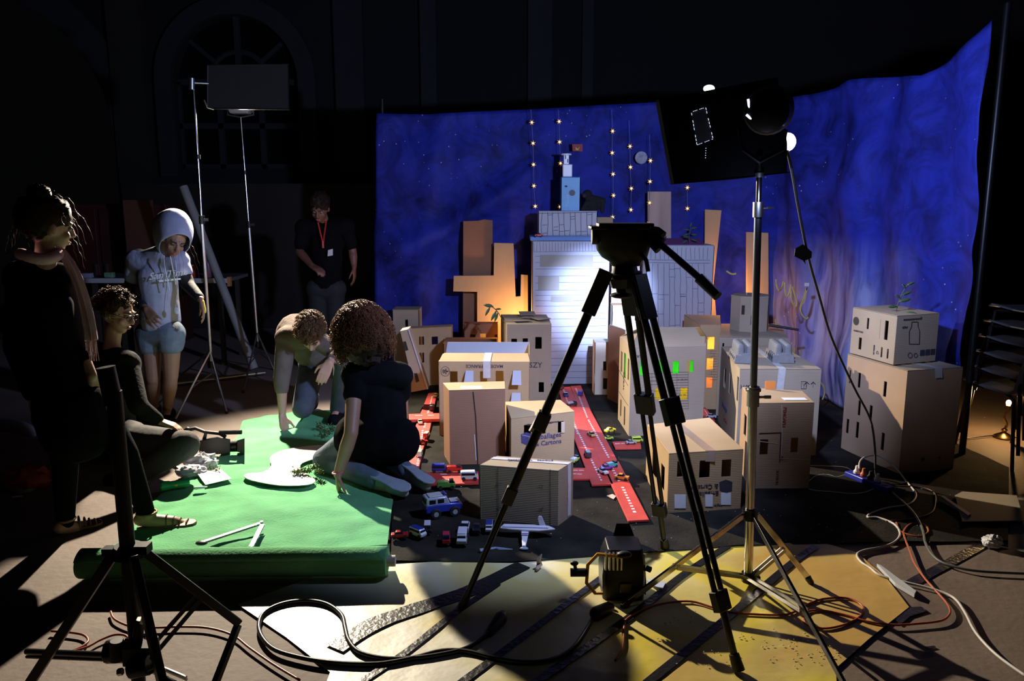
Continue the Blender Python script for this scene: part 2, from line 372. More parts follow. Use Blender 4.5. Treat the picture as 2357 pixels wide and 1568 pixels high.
mix=N.new('ShaderNodeMixRGB'); L.new(mx.outputs[0],mix.inputs[0]); L.new(cr.outputs[0],mix.inputs[1]); mix.inputs[2].default_value=(.46,.48,.74,1); L.new(mix.outputs[0],b.inputs['Base Color'])
path=spline([(-1.22,7.42,0),(-.4,7.40,0),(.5,7.42,0),(1.5,7.36,0),(2.15,7.1,0),(2.42,6.5,0),(2.56,5.8,0),(2.68,5.3,0),(2.79,4.84,0)],18)
tops=[(0,2.37),(.08,2.36),(.45,2.47),(.60,2.43),(.70,2.43),(.78,2.47),(.84,2.44),(.90,2.40),(.97,2.50),(1,2.62)]
lows=[(0,.03),(.82,.02),(.9,.08),(.96,.3),(1,.5)]
def lerpT(T,t):
    for (a,u),(b_,v_) in zip(T,T[1:]):
        if t<=b_: return u+(v_-u)*(t-a)/(b_-a)
    return T[-1][1]
Ls=[0]
for a,b_ in zip(path,path[1:]): Ls.append(Ls[-1]+(b_-a).length)
rows=[]; NZ=70; NS=240
for i in range(NS+1):
    s_=Ls[-1]*i/NS; k=max(j for j in range(len(Ls)) if Ls[j]<=s_+1e-9); k=min(k,len(path)-2)
    p=path[k].lerp(path[k+1],(s_-Ls[k])/(Ls[k+1]-Ls[k])); tn=(path[k+1]-path[k]).normalized(); nn=V((tn.y,-tn.x,0)); t=i/NS
    zt=lerpT(tops,t); zb=lerpT(lows,t); row=[]
    for j in range(NZ+1):
        q=j/NZ; z=zb+(zt-zb)*q; h=z
        d=.06*noise.noise(V((s_*1.1,z*1.3,0)))+.03*noise.noise(V((s_*2.2-z*1.2,z*2,9)))+.025*noise.noise(V((s_*4+z*1.5,z*3-s_,5)))
        # draped swag falling from the top left corner, vertical folds elsewhere
        sw=math.exp(-((z-(1.15+.62*max(0,s_-.15)**1.3/1.2 if s_<1.6 else 9))/.13)**2)
        d+=.07*sw*max(0,min(1,(1.75-s_)/.7))*min(1,s_/.2)
        d+=.035*math.exp(-((s_-.25-.14*z)/.10)**2)
        if s_>3.1: d+=.035*math.sin((s_*9.5+z*1.2+noise.noise(V((z,s_,2)))*2))*min(1,(s_-3.1)*2)+.03*math.sin(s_*17+z*2.5)*(1-q)*.6
        d+=.012*abs(noise.noise(V((s_*9,z*5,3))))
        x=p+nn*d; x.x-= .10*(1-q)*max(0,1-s_/1.0)*0+0
        lean=(-.09*(1-q) if t<.05 else 0)
        row.append(V((x.x+lean*(1-t/.05 if t<.05 else 0),x.y,z)))
    rows.append(row)
bs=MB().loft(rows,closed=False).build('blue_backdrop_sheet',BS,smooth=180,solid=.002,origin=(.8,6.3,0))
tag(bs,'huge blue painted fabric backdrop hung behind the cardboard city','backdrop')
# poles and line carrying the sheet
pole=MB().cyl((-1.20,7.47,0),(-1.175,7.47,2.5),.02,n=10).build('backdrop_pole',BLACKM); tag(pole,'thin dark pole at the left edge of the blue backdrop','pole')
pole=MB().cyl((2.86,4.86,0),(2.86,4.86,2.72),.02,n=10).build('backdrop_pole',BLACKM); tag(pole,'thin dark pole at the right edge of the blue backdrop','pole')
# ================================================================ cardboard city
def facehit(F,px,py):
    o,u,v_,n,W,H_=F; d=ray(px,py); c=V((0,0,EYE)); t=(o-c).dot(n)/d.dot(n); p=c+d*t-o
    return p.dot(u)/W, p.dot(v_)/H_, c+d*t
class Box: pass
def fp2(FL,FR,d):
    """footprint from the two front ground corners and a depth"""
    FL=V(FL);FR=V(FR); t=(FR-FL); t.z=0; n=V((-t.y,t.x,0)).normalized()
    return [FL,FR,FR+n*d,FL+n*d]
def cbox(name,label,fp,h,z0=0,holes=None,m=None,cat='cardboard box',group=None,top='flat',taper=0,topm=None):
    m=m or CB; fp=[V((p[0],p[1],z0)) for p in fp]; B=Box(); B.fp=fp; B.z=z0+h; B.h=h
    c=sum(fp,V((0,0,0)))/4; B.o=empty(name,(c.x,c.y,z0),label,cat,group)
    B.F={}; Z=V((0,0,1)); mb=MB(); holes=holes or {}
    T=[p+(c-p)*taper+Z*h for p in fp]; B.T=T
    for k,i,j in (('F',0,1),('R',1,2),('B',2,3),('L',3,0)):
        a,b_=fp[i],fp[j]; u=(b_-a); W=u.length; u.normalize(); v_=((T[i]+T[j])/2-(a+b_)/2); Hh=v_.length; v_.normalize(); n=u.cross(v_).normalized()
        B.F[k]=(a,u,v_,n,W,Hh)
        hs=[]
        for r in holes.get(k,[]):
            if r[0]=='uv': hs.append(r[1:])
            else:
                x0,y0,x1,y1=r[:4]; p=facehit(B.F[k],x0,y1); q=facehit(B.F[k],x1,y0); p2=facehit(B.F[k],x0,y0); q2=facehit(B.F[k],x1,y1)
                hs.append((p[0],(p[1]+q2[1])/2,q[0],(q[1]+p2[1])/2))
        hs=[(max(.02,min(q[0],q[2])),max(.02,min(q[1],q[3])),min(.98,max(q[0],q[2])),min(.98,max(q[1],q[3]))) for q in hs]
        B.F[k+'h']=hs
        us=sorted({0,1,*[q[0] for q in hs],*[q[2] for q in hs]}); vv=sorted({0,1,*[q[1] for q in hs],*[q[3] for q in hs]})
        P=lambda s_,t_:(a.lerp(b_,s_)).lerp(T[i].lerp(T[j],s_),t_)
        idx={}
        for x in us:
            for y in vv: idx[(x,y)]=len(mb.v); mb.v.append(P(x,y))
        for x0,x1 in zip(us,us[1:]):
            for y0,y1 in zip(vv,vv[1:]):
                mxx,myy=(x0+x1)/2,(y0+y1)/2
                if any(q[0]<mxx<q[2] and q[1]<myy<q[3] for q in hs): continue
                mb.f.append((idx[(x0,y0)],idx[(x1,y0)],idx[(x1,y1)],idx[(x0,y1)]))
    B.walls=mb.build('walls',m,B.o,smooth=0,solid=.005)
    tm=topm or m
    if top=='flat':
        MB().slab([p+Z*.001 for p in T],(0,0,.004)).build('top_flaps',tm,B.o,smooth=0,bevel=.002)
    elif top=='seam':      # two flaps meeting in the middle, slightly open
        a,b_,c_,d_=T
        m1=(a+d_)/2;m2=(b_+c_)/2; g=Z*.012
        MB().slab([a,b_,m2+g,m1+g],(0,0,.004)).build('top_flap',tm,B.o,smooth=0)
        MB().slab([m1+g*.6,m2+g*.6,c_,d_],(0,0,.004)).build('top_flap',tm,B.o,smooth=0)
    return B
def strip(B,name,pts,wd,m,lift=.0015):
    """tape laid along world points"""
    mb=MB(); rows=[]
    for i,(p,sd) in enumerate(pts): rows.append([p-sd*wd/2,p+sd*wd/2])
    return mb.loft(rows,closed=False,cap=False).build(name,m,B.o if isinstance(B,Box) else B,smooth=0,solid=.0008)
def fpt(B,k,px,py,lift=.002):
    F=B.F[k]; return facehit(F,px,py)[2]+F[3]*lift
def ftext(B,k,s,px,py,hpx,m,rot=0,shear=0,name='printed_lettering'):
    F=B.F[k]; p=fpt(B,k,px,py); dist=p.y/math.cos(0); size=hpx*dist/FPX*1.38
    r=math.radians(rot); xd=F[1]*math.cos(r)+F[2]*math.sin(r); yd=F[2]*math.cos(r)-F[1]*math.sin(r)
    return text(name,s,p,xd,yd,size,m,B.o,shear=shear)
def fline(B,k,lines,m,w_=.002,name='drawn_lines',lift=.002):
    """lines: list of polylines in pixels on face k, one mesh"""
    F=B.F[k]; mb=MB()
    for pl in lines:
        P=[fpt(B,k,x,y,lift) for x,y in pl]
        for p,q in zip(P,P[1:]):
            d=(q-p)
            if d.length<1e-5: continue
            s_=d.normalized().cross(F[3])*w_/2; mb.slab([p-s_,q-s_,q+s_,p+s_],F[3]*.0006)
    return mb.build(name,m,B.o,smooth=0)
def frect(B,k,r,m,name='label_paper',lift=.002,th=.001):
    P=[fpt(B,k,x,y,lift) for x,y in ((r[0],r[3]),(r[2],r[3]),(r[2],r[1]),(r[0],r[1]))]
    return MB().slab(P,B.F[k][3]*th).build(name,m,B.o,smooth=0)
def pane(B,k,i,m,name='window_pane',inset=-.007):
    a,u,v_,n,W,H_=B.F[k]; q=B.F[k+'h'][i]; c=lambda s_,t_:a+u*(s_*W)+v_*(t_*H_)+n*inset
    e=.01
    return MB().slab([c(q[0]-e,q[1]-e),c(q[2]+e,q[1]-e),c(q[2]+e,q[3]+e),c(q[0]-e,q[3]+e)],n*-.001).build(name,m,B.o,smooth=0)
def gel(name,col):
    m=mat(name,col,.5,0,.05,10); N,L,b=ntree(m); out=[n for n in N if n.type=='OUTPUT_MATERIAL'][0]
    t=N.new('ShaderNodeBsdfTranslucent'); t.inputs[0].default_value=(*col,1); mx=N.new('ShaderNodeMixShader'); mx.inputs[0].default_value=.7
    L.new(b.outputs[0],mx.inputs[1]); L.new(t.outputs[0],mx.inputs[2]); L.new(mx.outputs[0],out.inputs[0]); return m
GELG=gel('green_gel',(.10,.75,.04)); GELY=gel('yellow_gel',(.75,.62,.04)); GELO=gel('amber_tissue',(.95,.62,.22))
# --- B1 front low box
b=cbox('cardboard_box','plain low cardboard box closest to the toy aeroplane, white tape along its top',[G(1105,1200),G(1284,1216),G(1318,1190),(G(1105,1200)+G(1318,1190)-G(1284,1216))],.293,m=CBg)
T=b.T; sd=(T[3]-T[0]).normalized()
strip(b,'tape_strip',[(T[0].lerp(T[3],.72)+V((0,0,.007)),sd),(T[1].lerp(T[2],.72)+V((0,0,.007)),sd),(T[1].lerp(T[2],.72)+V((.002,0,-.1)),sd),(T[1].lerp(T[2],.72)+V((.002,0,-.27)),sd)],.035,mat('white_tape',(.62,.62,.70),.4,0,.1,30))
text('printed_lettering','EXPEDITION    FRAGILE',T[0].lerp(T[3],.72).lerp(T[1].lerp(T[2],.72),.5)+V((0,0,.0095)),(1,-.05,0),(0,1,0),.022,INKB,b.o)
fline(b,'F',[[(1142,1114),(1156,1113)],[(1142,1114),(1143,1120)],[(1240,1118),(1248,1117),(1248,1126)],[(1240,1172),(1249,1172),(1249,1166)],[(1145,1166),(1152,1169)],[(1267,1080),(1267,1212)],[(1146,1075),(1147,1200)]],INK,.0022,'crop_marks')
# --- B2 Emballages & Cartons
fl_=G(1176,1086); fr_=G(1321,1066); bl_=V((A(1163,932,4.95).x,4.95,0))
b=cbox('cardboard_box','cardboard box printed with purple lettering and cube logo, right of the tall split box',[fl_,fr_,V((A(1290,923,5.0).x,5.0,0)),bl_],.325,holes={'F':[(1206,978,1222,1001),(1244,978,1256,999),(1284,970,1297,996)]},m=CB)
frect(b,'F',(1291,971,1299,996),mat('light_card_flap',(.6,.5,.36),.8),'window_flap',.004)
ftext(b,'F','Emballages',1258,1004,13,INKB); ftext(b,'F','& Cartons',1262,1019,12,INKB); ftext(b,'F','Cartons de déménagement',1250,974,5.5,INK)
fline(b,'F',[[(1201,1001),(1218,1005),(1226,1002)],[(1218,1005),(1217,1024)]],mat('pale_line',(.5,.42,.4),.8),.0025,'logo_edges',.004)
P=[fpt(b,'F',x,y) for x,y in ((1199,1000),(1211,995),(1227,1000),(1226,1021),(1216,1026),(1200,1019))]; MB().slab(P,b.F['F'][3]*.001).build('cube_logo',INKB,b.o,smooth=0)
# --- B3 tall split box
f3=fp2(G(1036,1075),G(1163,1070),.2); f3[0].x+=.0
b=cbox('cardboard_box','tall narrow brown cardboard box with a vertical split down its front',[f3[0]+V((0,0,0)),f3[1],f3[2]+V((.02,0,0)),f3[3]-V((.03,0,0))],.475,m=CBd,taper=0,topm=CB)
Fz=b.F['F']
fline(b,'F',[[(1089,902),(1095,960),(1100,1073)]],BLACKP,.006,'open_seam')
fline(b,'F',[[(1092,1000),(1096,1060)]],WHITEP,.003,'tape_edge',.003)
frect_top=MB().box(b.T[0].lerp(b.T[2],.3)+V((.03,0,.0055)),(.13,.06,.001)).build('address_label',WHITEP,b.o)
# --- B4 MADE IN FRANCE
f4=fp2(G(1012,1006),G(1012,1006)+V((.615,-.01,0)),.30)
b=cbox('cardboard_box','wide cardboard box with upside down MADE IN FRANCE print and opened window flaps',f4,.525,holes={'F':[(1036,855,1053,880),(1072,855,1089,880),(1105,855,1121,880),(1141,854,1159,882),(1179,855,1194,882),(1144,904,1158,930),(1178,905,1195,930),(1050,905,1066,930)]},m=CB,top=None)
T=b.T; Z=V((0,0,1))
back=[T[0]+V((.03,.12,.035)),T[1]+V((-.01,.12,.035))]
MB().slab([T[0],T[1],back[1],back[0]],(0,0,.004)).build('top_flap',CB,b.o,smooth=0)
MB().slab([T[3]+V((.02,0,0)),T[2],T[2]+V((0,.05,.075)),T[3]+V((.03,.05,.072))],(0,.004,0)).build('top_flap',CBw,b.o,smooth=0)
MB().slab([T[1],T[2],T[2]+V((.0,.04,.07)),T[1]+V((0,.12,.035))],(-.004,0,0)).build('side_flap',CB,b.o,smooth=0)
ftext(b,'F','MADE IN FRANCE',1115,843,8,INK,rot=180)
for (r) in ((1072,853,1090,878),(1181,853,1199,882),(1178,904,1198,932),(1142,906,1146,932)):
    F=b.F['F']; P=[fpt(b,'F',x,y,.003) for x,y in ((r[0],r[1]),(r[2],r[1]),(r[2]+1,r[3]),(r[0]-3,r[3]))]; P[2]+=F[3]*.05; P[3]+=F[3]*.05
    MB().slab(P,F[3]*.003).build('window_flap',CBw,b.o,smooth=0)
strip(b,'tape_strip',[(back[0].lerp(back[1],.53)+V((0,0,.006)),V((1,0,0))),(T[0].lerp(T[1],.53)+V((0,-.002,.006)),V((1,0,0))),(T[0].lerp(T[1],.53)+V((0,-.004,-.11)),V((1,0,0)))],.05,TAPE)
rc=[[(1025+10*math.cos(a),855+11*math.sin(a)) for a in [2*math.pi*i/16+o_ for i in range(17)]] for o_ in (0,)]
fline(b,'F',rc+[[(1025+7*math.cos(a),855+7*math.sin(a)) for a in [4*math.pi*i/5 for i in range(6)]]],INK,.0025,'recycling_mark'); ftext(b,'F','20 PAP',1025,855,4,INK)
# --- B5 building behind
f5=[V((A(1167,830,6.15).x,6.15,0)),V((G(1267,927).x,6.15,0)),V((A(1262,800,6.7).x-.02,6.7,0)),V((A(1153,800,6.7).x,6.7,0))]
b=cbox('cardboard_box','tall grey cardboard house with loose roof scraps, left of the white tower',f5,.64,holes={'F':[(1177,780,1190,796),(1203,779,1215,795),(1232,776,1247,803),(1240,880,1252,903)]},m=CBg,top='seam')
ftext(b,'F','SZY',1233,841,13,INK)
for i,(x,y,r) in enumerate([(.35,.2,.2),(.6,.45,-.4),(.8,.3,.6),(.55,.75,.1)]):
    c=b.T[0].lerp(b.T[1],x).lerp(b.T[3].lerp(b.T[2],x),y)+V((0,0,.016+.006*i)); MB().box(c,(.13,.10,.004),Matrix.Rotation(r,3,'Z')@Matrix.Rotation(.08*i-.1,3,'X')).build('roof_scrap',CBg,b.o,smooth=0)
# --- B6/B7/B8/B9/B10 dark group on the left
f=fp2(V((A(1068,790,6.84).x,6.84,0)),V((A(1146,790,6.84).x,6.84,0)),.1)
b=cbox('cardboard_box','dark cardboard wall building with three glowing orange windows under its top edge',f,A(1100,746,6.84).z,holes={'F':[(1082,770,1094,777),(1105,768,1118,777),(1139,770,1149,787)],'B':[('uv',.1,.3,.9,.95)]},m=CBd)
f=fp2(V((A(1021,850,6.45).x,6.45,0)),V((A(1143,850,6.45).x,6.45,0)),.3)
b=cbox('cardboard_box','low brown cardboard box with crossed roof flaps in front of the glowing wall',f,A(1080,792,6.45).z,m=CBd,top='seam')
f=[V((A(940,880,6.7).x,6.7,0)),V((A(1041,880,6.83).x,6.83,0)),V((A(1041,880,6.83).x,6.95,0)),V((A(940,880,6.7).x,6.82,0))]
b=cbox('cardboard_box','ochre cardboard facade leaning open, with orange and blue windows, beside the leaning wedge',f,A(990,755,6.77).z,holes={'F':[(965,775,976,794),(994,775,1008,793),(966,812,976,835)],'B':[('uv',.05,.4,.95,.97)]},m=CBo)
f=fp2(V((A(905,800,7.0).x,7.0,0)),V((A(966,800,7.0).x,7.0,0)),.22)
b=cbox('cardboard_box','small cardboard box house at the far left with one blue window',f,A(930,716,6.95).z,holes={'F':[(933,736,939,752)]},m=CBg)
o=empty('cardboard_wedge',(A(950,905,5.9).x,5.9,0),'leaning wedge shaped cardboard house with black windows and a pale slanted edge','cardboard box')
def PP(L_,Y): return [A(x,y,Y) for x,y in L_]
W_=PP([(921,762),(940,758),(984,896),(941,904),(945,860)],5.95)
for p in W_: p.z=max(p.z,.002)
MB().slab(W_,(0,.14,0)).build('leaning_panel',CBg,o,smooth=0)
MB().slab(PP([(928,787),(934,786),(940,806),(933,808)],5.945),(0,.003,0)).build('window_opening',BLACKP,o,smooth=0)
MB().slab(PP([(953,860),(960,859),(965,878),(958,881)],5.945),(0,.003,0)).build('window_opening',BLACKP,o,smooth=0)
MB().slab(PP([(938,757),(941,757),(986,895),(983,897)],5.94),(0,.012,0)).build('slanted_edge',CBw,o,smooth=0)
# --- tall cardboard panels standing against the blue sheet
def panel(name,label,poly,Y,m,th=.03,group=None):
    P=PP(poly,Y); o=MB().slab(P,(0,th,0)).build(name,m,smooth=0,bevel=.003); tag(o,label,'cardboard panel',group); return o
def grounded(poly): return poly
def gy(Y,px): # pixel row of the ground at depth Y
    a=math.atan2(EYE,Y)-PITCH; return CY+FPX*math.tan(a)
g7=gy(7.05,0)
panel('cardboard_cutout','tall brown cardboard panel with a corrugated surface, highest on the left',[(1065,g7),(1134,g7),(1134,507),(1114,505),(1100,508),(1066,509)],7.24,CBd)
panel('cardboard_cutout','orange lit cross shaped cardboard panel left of the white tower',[(1098,g7),(1216,g7),(1215,633),(1199,632),(1198,682),(1187,683),(1182,560),(1137,559),(1136,634),(1044,635),(1043,671),(1098,672)],7.14,CBo)
panel('cardboard_cutout','small brown cardboard panel peeking out above the tripod head',[(1374,g7),(1411,g7),(1411,500),(1374,500)],7.2,CBo)
wood=mat('pale_wood_grain',(.42,.27,.20),.6,0,.2,2,stretch=(6,6,.5))
panel('wooden_board','pale wood grained board standing behind the white tower on the right','x' and [(1491,g7),(1545,g7),(1545,441),(1491,441)],7.15,wood)['category']='board'
gs=gy(6.95,0)
panel('cardboard_cutout','tilted orange cardboard strip right of the second white tower',[(1632,gs),(1660,gs),(1643,650),(1661,484),(1623,482),(1621,655)],7.1,CBo)
panel('cardboard_cutout','orange cardboard strip standing behind the chrome lamp pole',[(1719,gs),(1770,gs),(1769,536),(1719,534)],6.9,CBo)
# --- white tower of drawn boards
Y0=6.82
f=fp2(V((A(1224,880,Y0).x,Y0,0)),V((A(1398,880,Y0).x,Y0,0)),.32)
tower=cbox('cardboard_tower','tall white cardboard tower with drawn clapboards, washed by the bright beam',f,A(1224,556,Y0).z,m=CBw,cat='cardboard tower')
tower.walls.data.materials.append(CB)
random.seed(3)
ls=[]
for i,x in enumerate(range(1229,1396,7)): ls.append([(x+random.uniform(-1,1),558+random.uniform(-1,1)),(x+random.uniform(-1,1),578+random.uniform(-1,2))])
y=590
while y<880:
    if y>700 or True:
        ls.append([(1232,y),(1290,y+random.uniform(-2,1)),(1394,y+random.uniform(-3,1))])
    y+=random.uniform(12,17)
ls.append([(1228,580),(1300,579),(1394,578)])
tower_lines=fline(tower,'F',ls,mat('thin_ink',(.12,.13,.2),.8,0,.2,60),.0028)
GP=mat('grey_window_paper',(.30,.28,.24),.8,0,.05,10)
for r in ((1243,587,1365,614),(1239,636,1287,668),(1268,682,1320,695),(1345,680,1398,695)): frect(tower,'F',r,GP,'window_paper',.0035,.001)
zt=tower.z+.005; ZT=zt
blue_l=MB().box(((f[0].x+f[1].x)/2,Y0+.15,zt+.02),(.70,.36,.035)).build('blue_ledge',mat('blue_card',(.10,.22,.50),.6,0,.08,6),tower.o,bevel=.003)
Y1=6.85; z1=A(1300,546,Y1).z
f=fp2(V((A(1239,540,Y1).x,Y1,0)),V((A(1374,540,Y1).x,Y1,0)),.24)
z1=zt+.038
t2=cbox('cardboard_block','white cardboard block with drawn bricks on top of the bright white tower',f,A(1300,487,Y1).z-z1,z0=z1,m=CBw,cat='cardboard box')
ls=[]; xs=list(range(1247,1372,13))
for x in xs: ls.append([(x+random.uniform(-2,2),489),(x+random.uniform(-2,2),515),(x+random.uniform(-2,2),543)])
for x in xs[:-1]:
    for k in range(random.choice((1,2))): yy=random.uniform(494,538); ls.append([(x+1,yy),(x+12,yy-1)])
ls.append([(1241,543),(1372,541)]); ls.append([(1241,491),(1372,489)])
fline(t2,'F',ls,INK,.0035)
z2=t2.z+.006; Y2=6.9
f=fp2(V((A(1291,480,Y2).x,Y2,0)),V((A(1335,480,Y2).x,Y2,0)),.12)
BLC=mat('blue_printed_carton',(.06,.28,.52),.45,0,.12,8)
t3=cbox('carton','small bright blue carton standing upright on the white brick block',f,A(1310,409,Y2).z-z2,z0=z2,m=BLC,cat='carton')
p=fpt(t3,'F',1317,444,.002); MB().cyl(p,p+V((0,-.002,0)),.026,n=24).build('round_print',mat('black_print',(.01,.02,.03),.5),t3.o)
p=fpt(t3,'F',1303,429,.002); MB().ell(p,(.012,.001,.008)).build('round_print',INKB,t3.o)
ftext(t3,'F','Planet',1306,462,8,mat('pale_blue_print',(.3,.5,.7),.6),rot=90)
z3=t3.z+.006; Y3=6.93
wt=empty('white_bottle_tower',(A(1306,409,Y3).x,Y3+.03,z3),'white moulded spire with a flat cap on top of the blue carton','tower')
c=wt.location; hh=A(1306,378,Y3).z-z3; ht=A(1303,357,Y3).z-z3
MB().box((c.x,c.y,c.z+hh/2),(.082,.07,hh)).build('lower_block',WHITEPL,wt,bevel=.008)
MB().box((c.x-.01,c.y,c.z+(hh+ht)/2),(.045,.05,ht-hh)).build('upper_block',WHITEPL,wt,bevel=.004)
MB().cyl((c.x-.01,c.y,c.z+ht),(c.x-.01,c.y,c.z+ht+.012),.045,n=20).build('flat_cap',WHITEPL,wt)
MB().box((c.x-.018,c.y-.026,c.z+(hh+ht)/2+.02),(.008,.003,.03)).box((c.x+.002,c.y-.026,c.z+(hh+ht)/2-.01),(.008,.003,.03)).build('slit_window',BLACKP,wt,smooth=0)
# --- second white tower
Y0=6.72
f=fp2(V((A(1483,760,Y0).x,Y0,0)),V((A(1636,760,Y0).x,Y0,0)),.26)
tw=cbox('cardboard_tower','white cardboard tower with drawn vertical planks, right of the tripod head',f,A(1560,566,Y0).z,m=CBw,cat='cardboard tower')
ls=[[(1487,598),(1560,599),(1634,599)],[(1487,604),(1560,606),(1634,606)]]
for x in range(1489,1634,10): ls.append([(x,570),(x+random.uniform(-2,2),597)])
xs=[1489,1502,1515,1528,1541,1553,1566,1580,1594,1607,1620]
for x in xs:
    ls.append([(x+random.uniform(-1,1),607+k*14) for k in range(13)])
    for k in range(3): yy=random.uniform(612,790); ls.append([(x,yy),(x+12,yy)])
fline(tw,'F',ls,INKB,.0028)
MB().slab([tw.T[0]+V((.12,.02,.006)),tw.T[1]+V((-.08,.02,.006)),tw.T[2]+V((-.08,-.05,.05)),tw.T[3]+V((.15,-.05,.05))],(0,0,.004)).build('purple_felt_cover',mat('purple_felt',(.16,.04,.16),.9),tw.o,smooth=0)
# --- beige building between the towers
Y0=6.9
f=fp2(V((A(1404,760,Y0).x,Y0,0)),V((A(1470,760,Y0).x,Y0,0)),.2)
PK=mat('pinkish_card',(.58,.42,.33),.8,0,.06,4)
b=cbox('cardboard_box','tall pinkish cardboard building squeezed between the two white towers',f,A(1430,600,Y0).z,m=PK)
Y0=6.7
f=fp2(V((A(1404,820,Y0).x+.01,Y0,0)),V((A(1468,820,Y0).x,Y0,0)),.15)
b=cbox('cardboard_box','cream cardboard building with narrow slit windows between the white towers',f,A(1430,704,Y0).z,holes={'F':[(1408,717,1411,738),(1440,717,1443,738),(1461,717,1464,738),(1408,750,1411,768)]},m=mat('cream_card',(.66,.58,.44),.8,0,.05,4),topm=CBo)
# --- small white corner house and narrow brown house
f=fp2(G(1367,912),G(1402,912),.16)
b=cbox('cardboard_box','small cream cardboard house with two black side windows at the foot of the white tower',f,.45,holes={'F':[(1388,832,1396,853),(1388,871,1398,896)]},m=mat('cream_card',(.5,.5,.5)))
f=[G(1401,918),G(1427,932),V((A(1440,800,6.0).x,6.05,0)),V((A(1405,800,6.2).x,6.3,0))]
b=cbox('cardboard_box','narrow brown cardboard house left of the box with green windows',f,A(1414,768,5.9).z,holes={'F':[(1404,790,1408,812),(1412,845,1417,880),(1405,850,1408,880)]},m=CBd,topm=CBg)
# --- B11 green windows
p0=G(1447,1008); p1=V((G(1447,1008).x+.515,p0.y+.05,0)); pb=G(1422,969)
grn=cbox('cardboard_box','big grey cardboard box with green and yellow gel windows and open roof flaps',[p0,p1,p1+(pb-p0)+V((.12,.0,0)),pb],.625,m=CBg,top=None,
 holes={'F':[(1473,831,1490,864),(1510,830,1526,861),(1548,832,1563,860),(1581,830,1597,857),(1508,893,1523,920),(1566,893,1583,920),(1567,952,1577,968)],'L':[('uv',.15,.62,.3,.86),('uv',.45,.6,.62,.88),('uv',.78,.62,.9,.86),('uv',.2,.1,.3,.3),('uv',.55,.06,.65,.28)]})
for i in (0,1,2): pane(grn,'F',i,GELG)
for i in (4,5,6): pane(grn,'F',i,GELY)
q=grn.F['Fh'][3]; a,u,v_,n,W,H_=grn.F['F']; c=lambda s_,t_:a+u*(s_*W)+v_*(t_*H_)-n*.007; mu=(q[0]+q[2])/2
MB().slab([c(mu,q[1]),c(q[2],q[1]),c(q[2],q[3]),c(mu,q[3])],n*-.001).build('window_pane',GELG,grn.o,smooth=0)
pane(grn,'L',1,GELG)
T=grn.T
MB().slab([T[0],T[1],T[1].lerp(T[2],.42)+V((-.08,0,.10)),T[0].lerp(T[3],.45)+V((.1,0,.11))],(0,0,.004)).build('roof_flap',CBg,grn.o,smooth=0)
MB().slab([T[3],T[2],T[2].lerp(T[1],.4)+V((-.05,0,.09)),T[3].lerp(T[0],.4)+V((.1,0,.09))],(0,0,.004)).build('roof_flap',CBg,grn.o,smooth=0)
MB().slab([T[3],T[0],T[0]+V((.12,.12,.06)),T[3]+V((.13,-.10,.06))],(0,0,.004)).build('roof_flap',CBg,grn.o,smooth=0)
ls=[]
for i in range(15): y=857+i*6; ls.append([(1543,y),(1584,y-.5)])
for x in (1543,1558,1584): ls.append([(x,857),(x,943)])
for y in (860,868,877,885,900,915): ls.append([(1484,y),(1522,y)])
for x in (1484,1500,1522): ls.append([(x,860),(x,930)])
fline(grn,'F',ls,INK,.0016,'printed_table'); ftext(grn,'F','GAS',1470,820,8,INK,rot=180)
ftext(grn,'F','KG   CM   PCS',1570,874,3,INK); ftext(grn,'F','QTE   REF',1570,909,3,INK)
ftext(grn,'L','EMBAL',1436,878,11,INK,rot=-90); fline(grn,'L',[[(1424,850),(1446,888)],[(1424,900),(1446,934)]],INK,.003,'printed_line')
gp=grn.o.location
point('light_green_window',(gp.x+.03,gp.y,.42),3.0,(1,.9,.6),.03)
# --- B12 glowing windows
Y0=5.95
a0=V((A(1606,900,Y0).x,Y0,0)); a1=V((A(1652,900,Y0).x,Y0,0)); l0=V((A(1570,850,6.5).x,6.5,0))
b=cbox('cardboard_box','tall cardboard house with three glowing amber windows one above another',[a0,a1,V((A(1652,850,6.45).x,6.45,0)),l0],A(1606,749,Y0).z,m=CB,topm=CBg,
 holes={'F':[(1628,776,1645,804),(1626,825,1642,851),(1625,869,1640,893)],'L':[('uv',.15,.70,.27,.8),('uv',.4,.70,.52,.8),('uv',.65,.70,.77,.8)]})
for i in range(3): pane(b,'F',i,GELO); pane(b,'L',i,GELO)
ftext(b,'F','HAU',1622,778,7,INKR)
ls=[]
for i in range(12): y=808+i*6; ls.append([(1633,y),(1650,y)])
for i in range(12): x=1637+(i%2)*6; ls.append([(x,808+i*6),(x,814+i*6)])
fline(b,'F',ls,INK,.0014,'drawn_bricks')
point('light_amber_house',(b.o.location.x,b.o.location.y-.08,.5),7,(1,.55,.2),.03)
# --- B13 grey box carrying the round keep
Y0=5.78
f=[V((A(1655,800,Y0).x,Y0,0)),V((A(1812,820,Y0-.05).x,Y0-.05,0)),V((A(1790,800,6.4).x,6.4,0)),V((A(1657,800,6.4).x,6.4,0))]
b13=cbox('cardboard_box','grey cardboard box carrying the many sided keep, behind the pulp castles',f,A(1690,765,6.0).z,m=CBg,holes={'F':[(1653,790,1657,815),(1662,790,1667,812)]})
zk=b13.z+.006
kp=empty('cardboard_keep',(A(1728,760,6.05).x,6.1,zk),'grey eight sided cardboard keep with slit windows on the grey box','tower')
hk=A(1728,682,6.0).z-zk; kc=kp.location
MB().cyl(kc,kc+V((0,0,hk)),.148,n=8,cap=False).build('keep_wall',CBg,kp,smooth=0,solid=.004)
MB().cyl(kc+V((0,0,hk-.01)),kc+V((0,0,hk)),.15,n=8).build('keep_roof',CBg,kp,smooth=0)
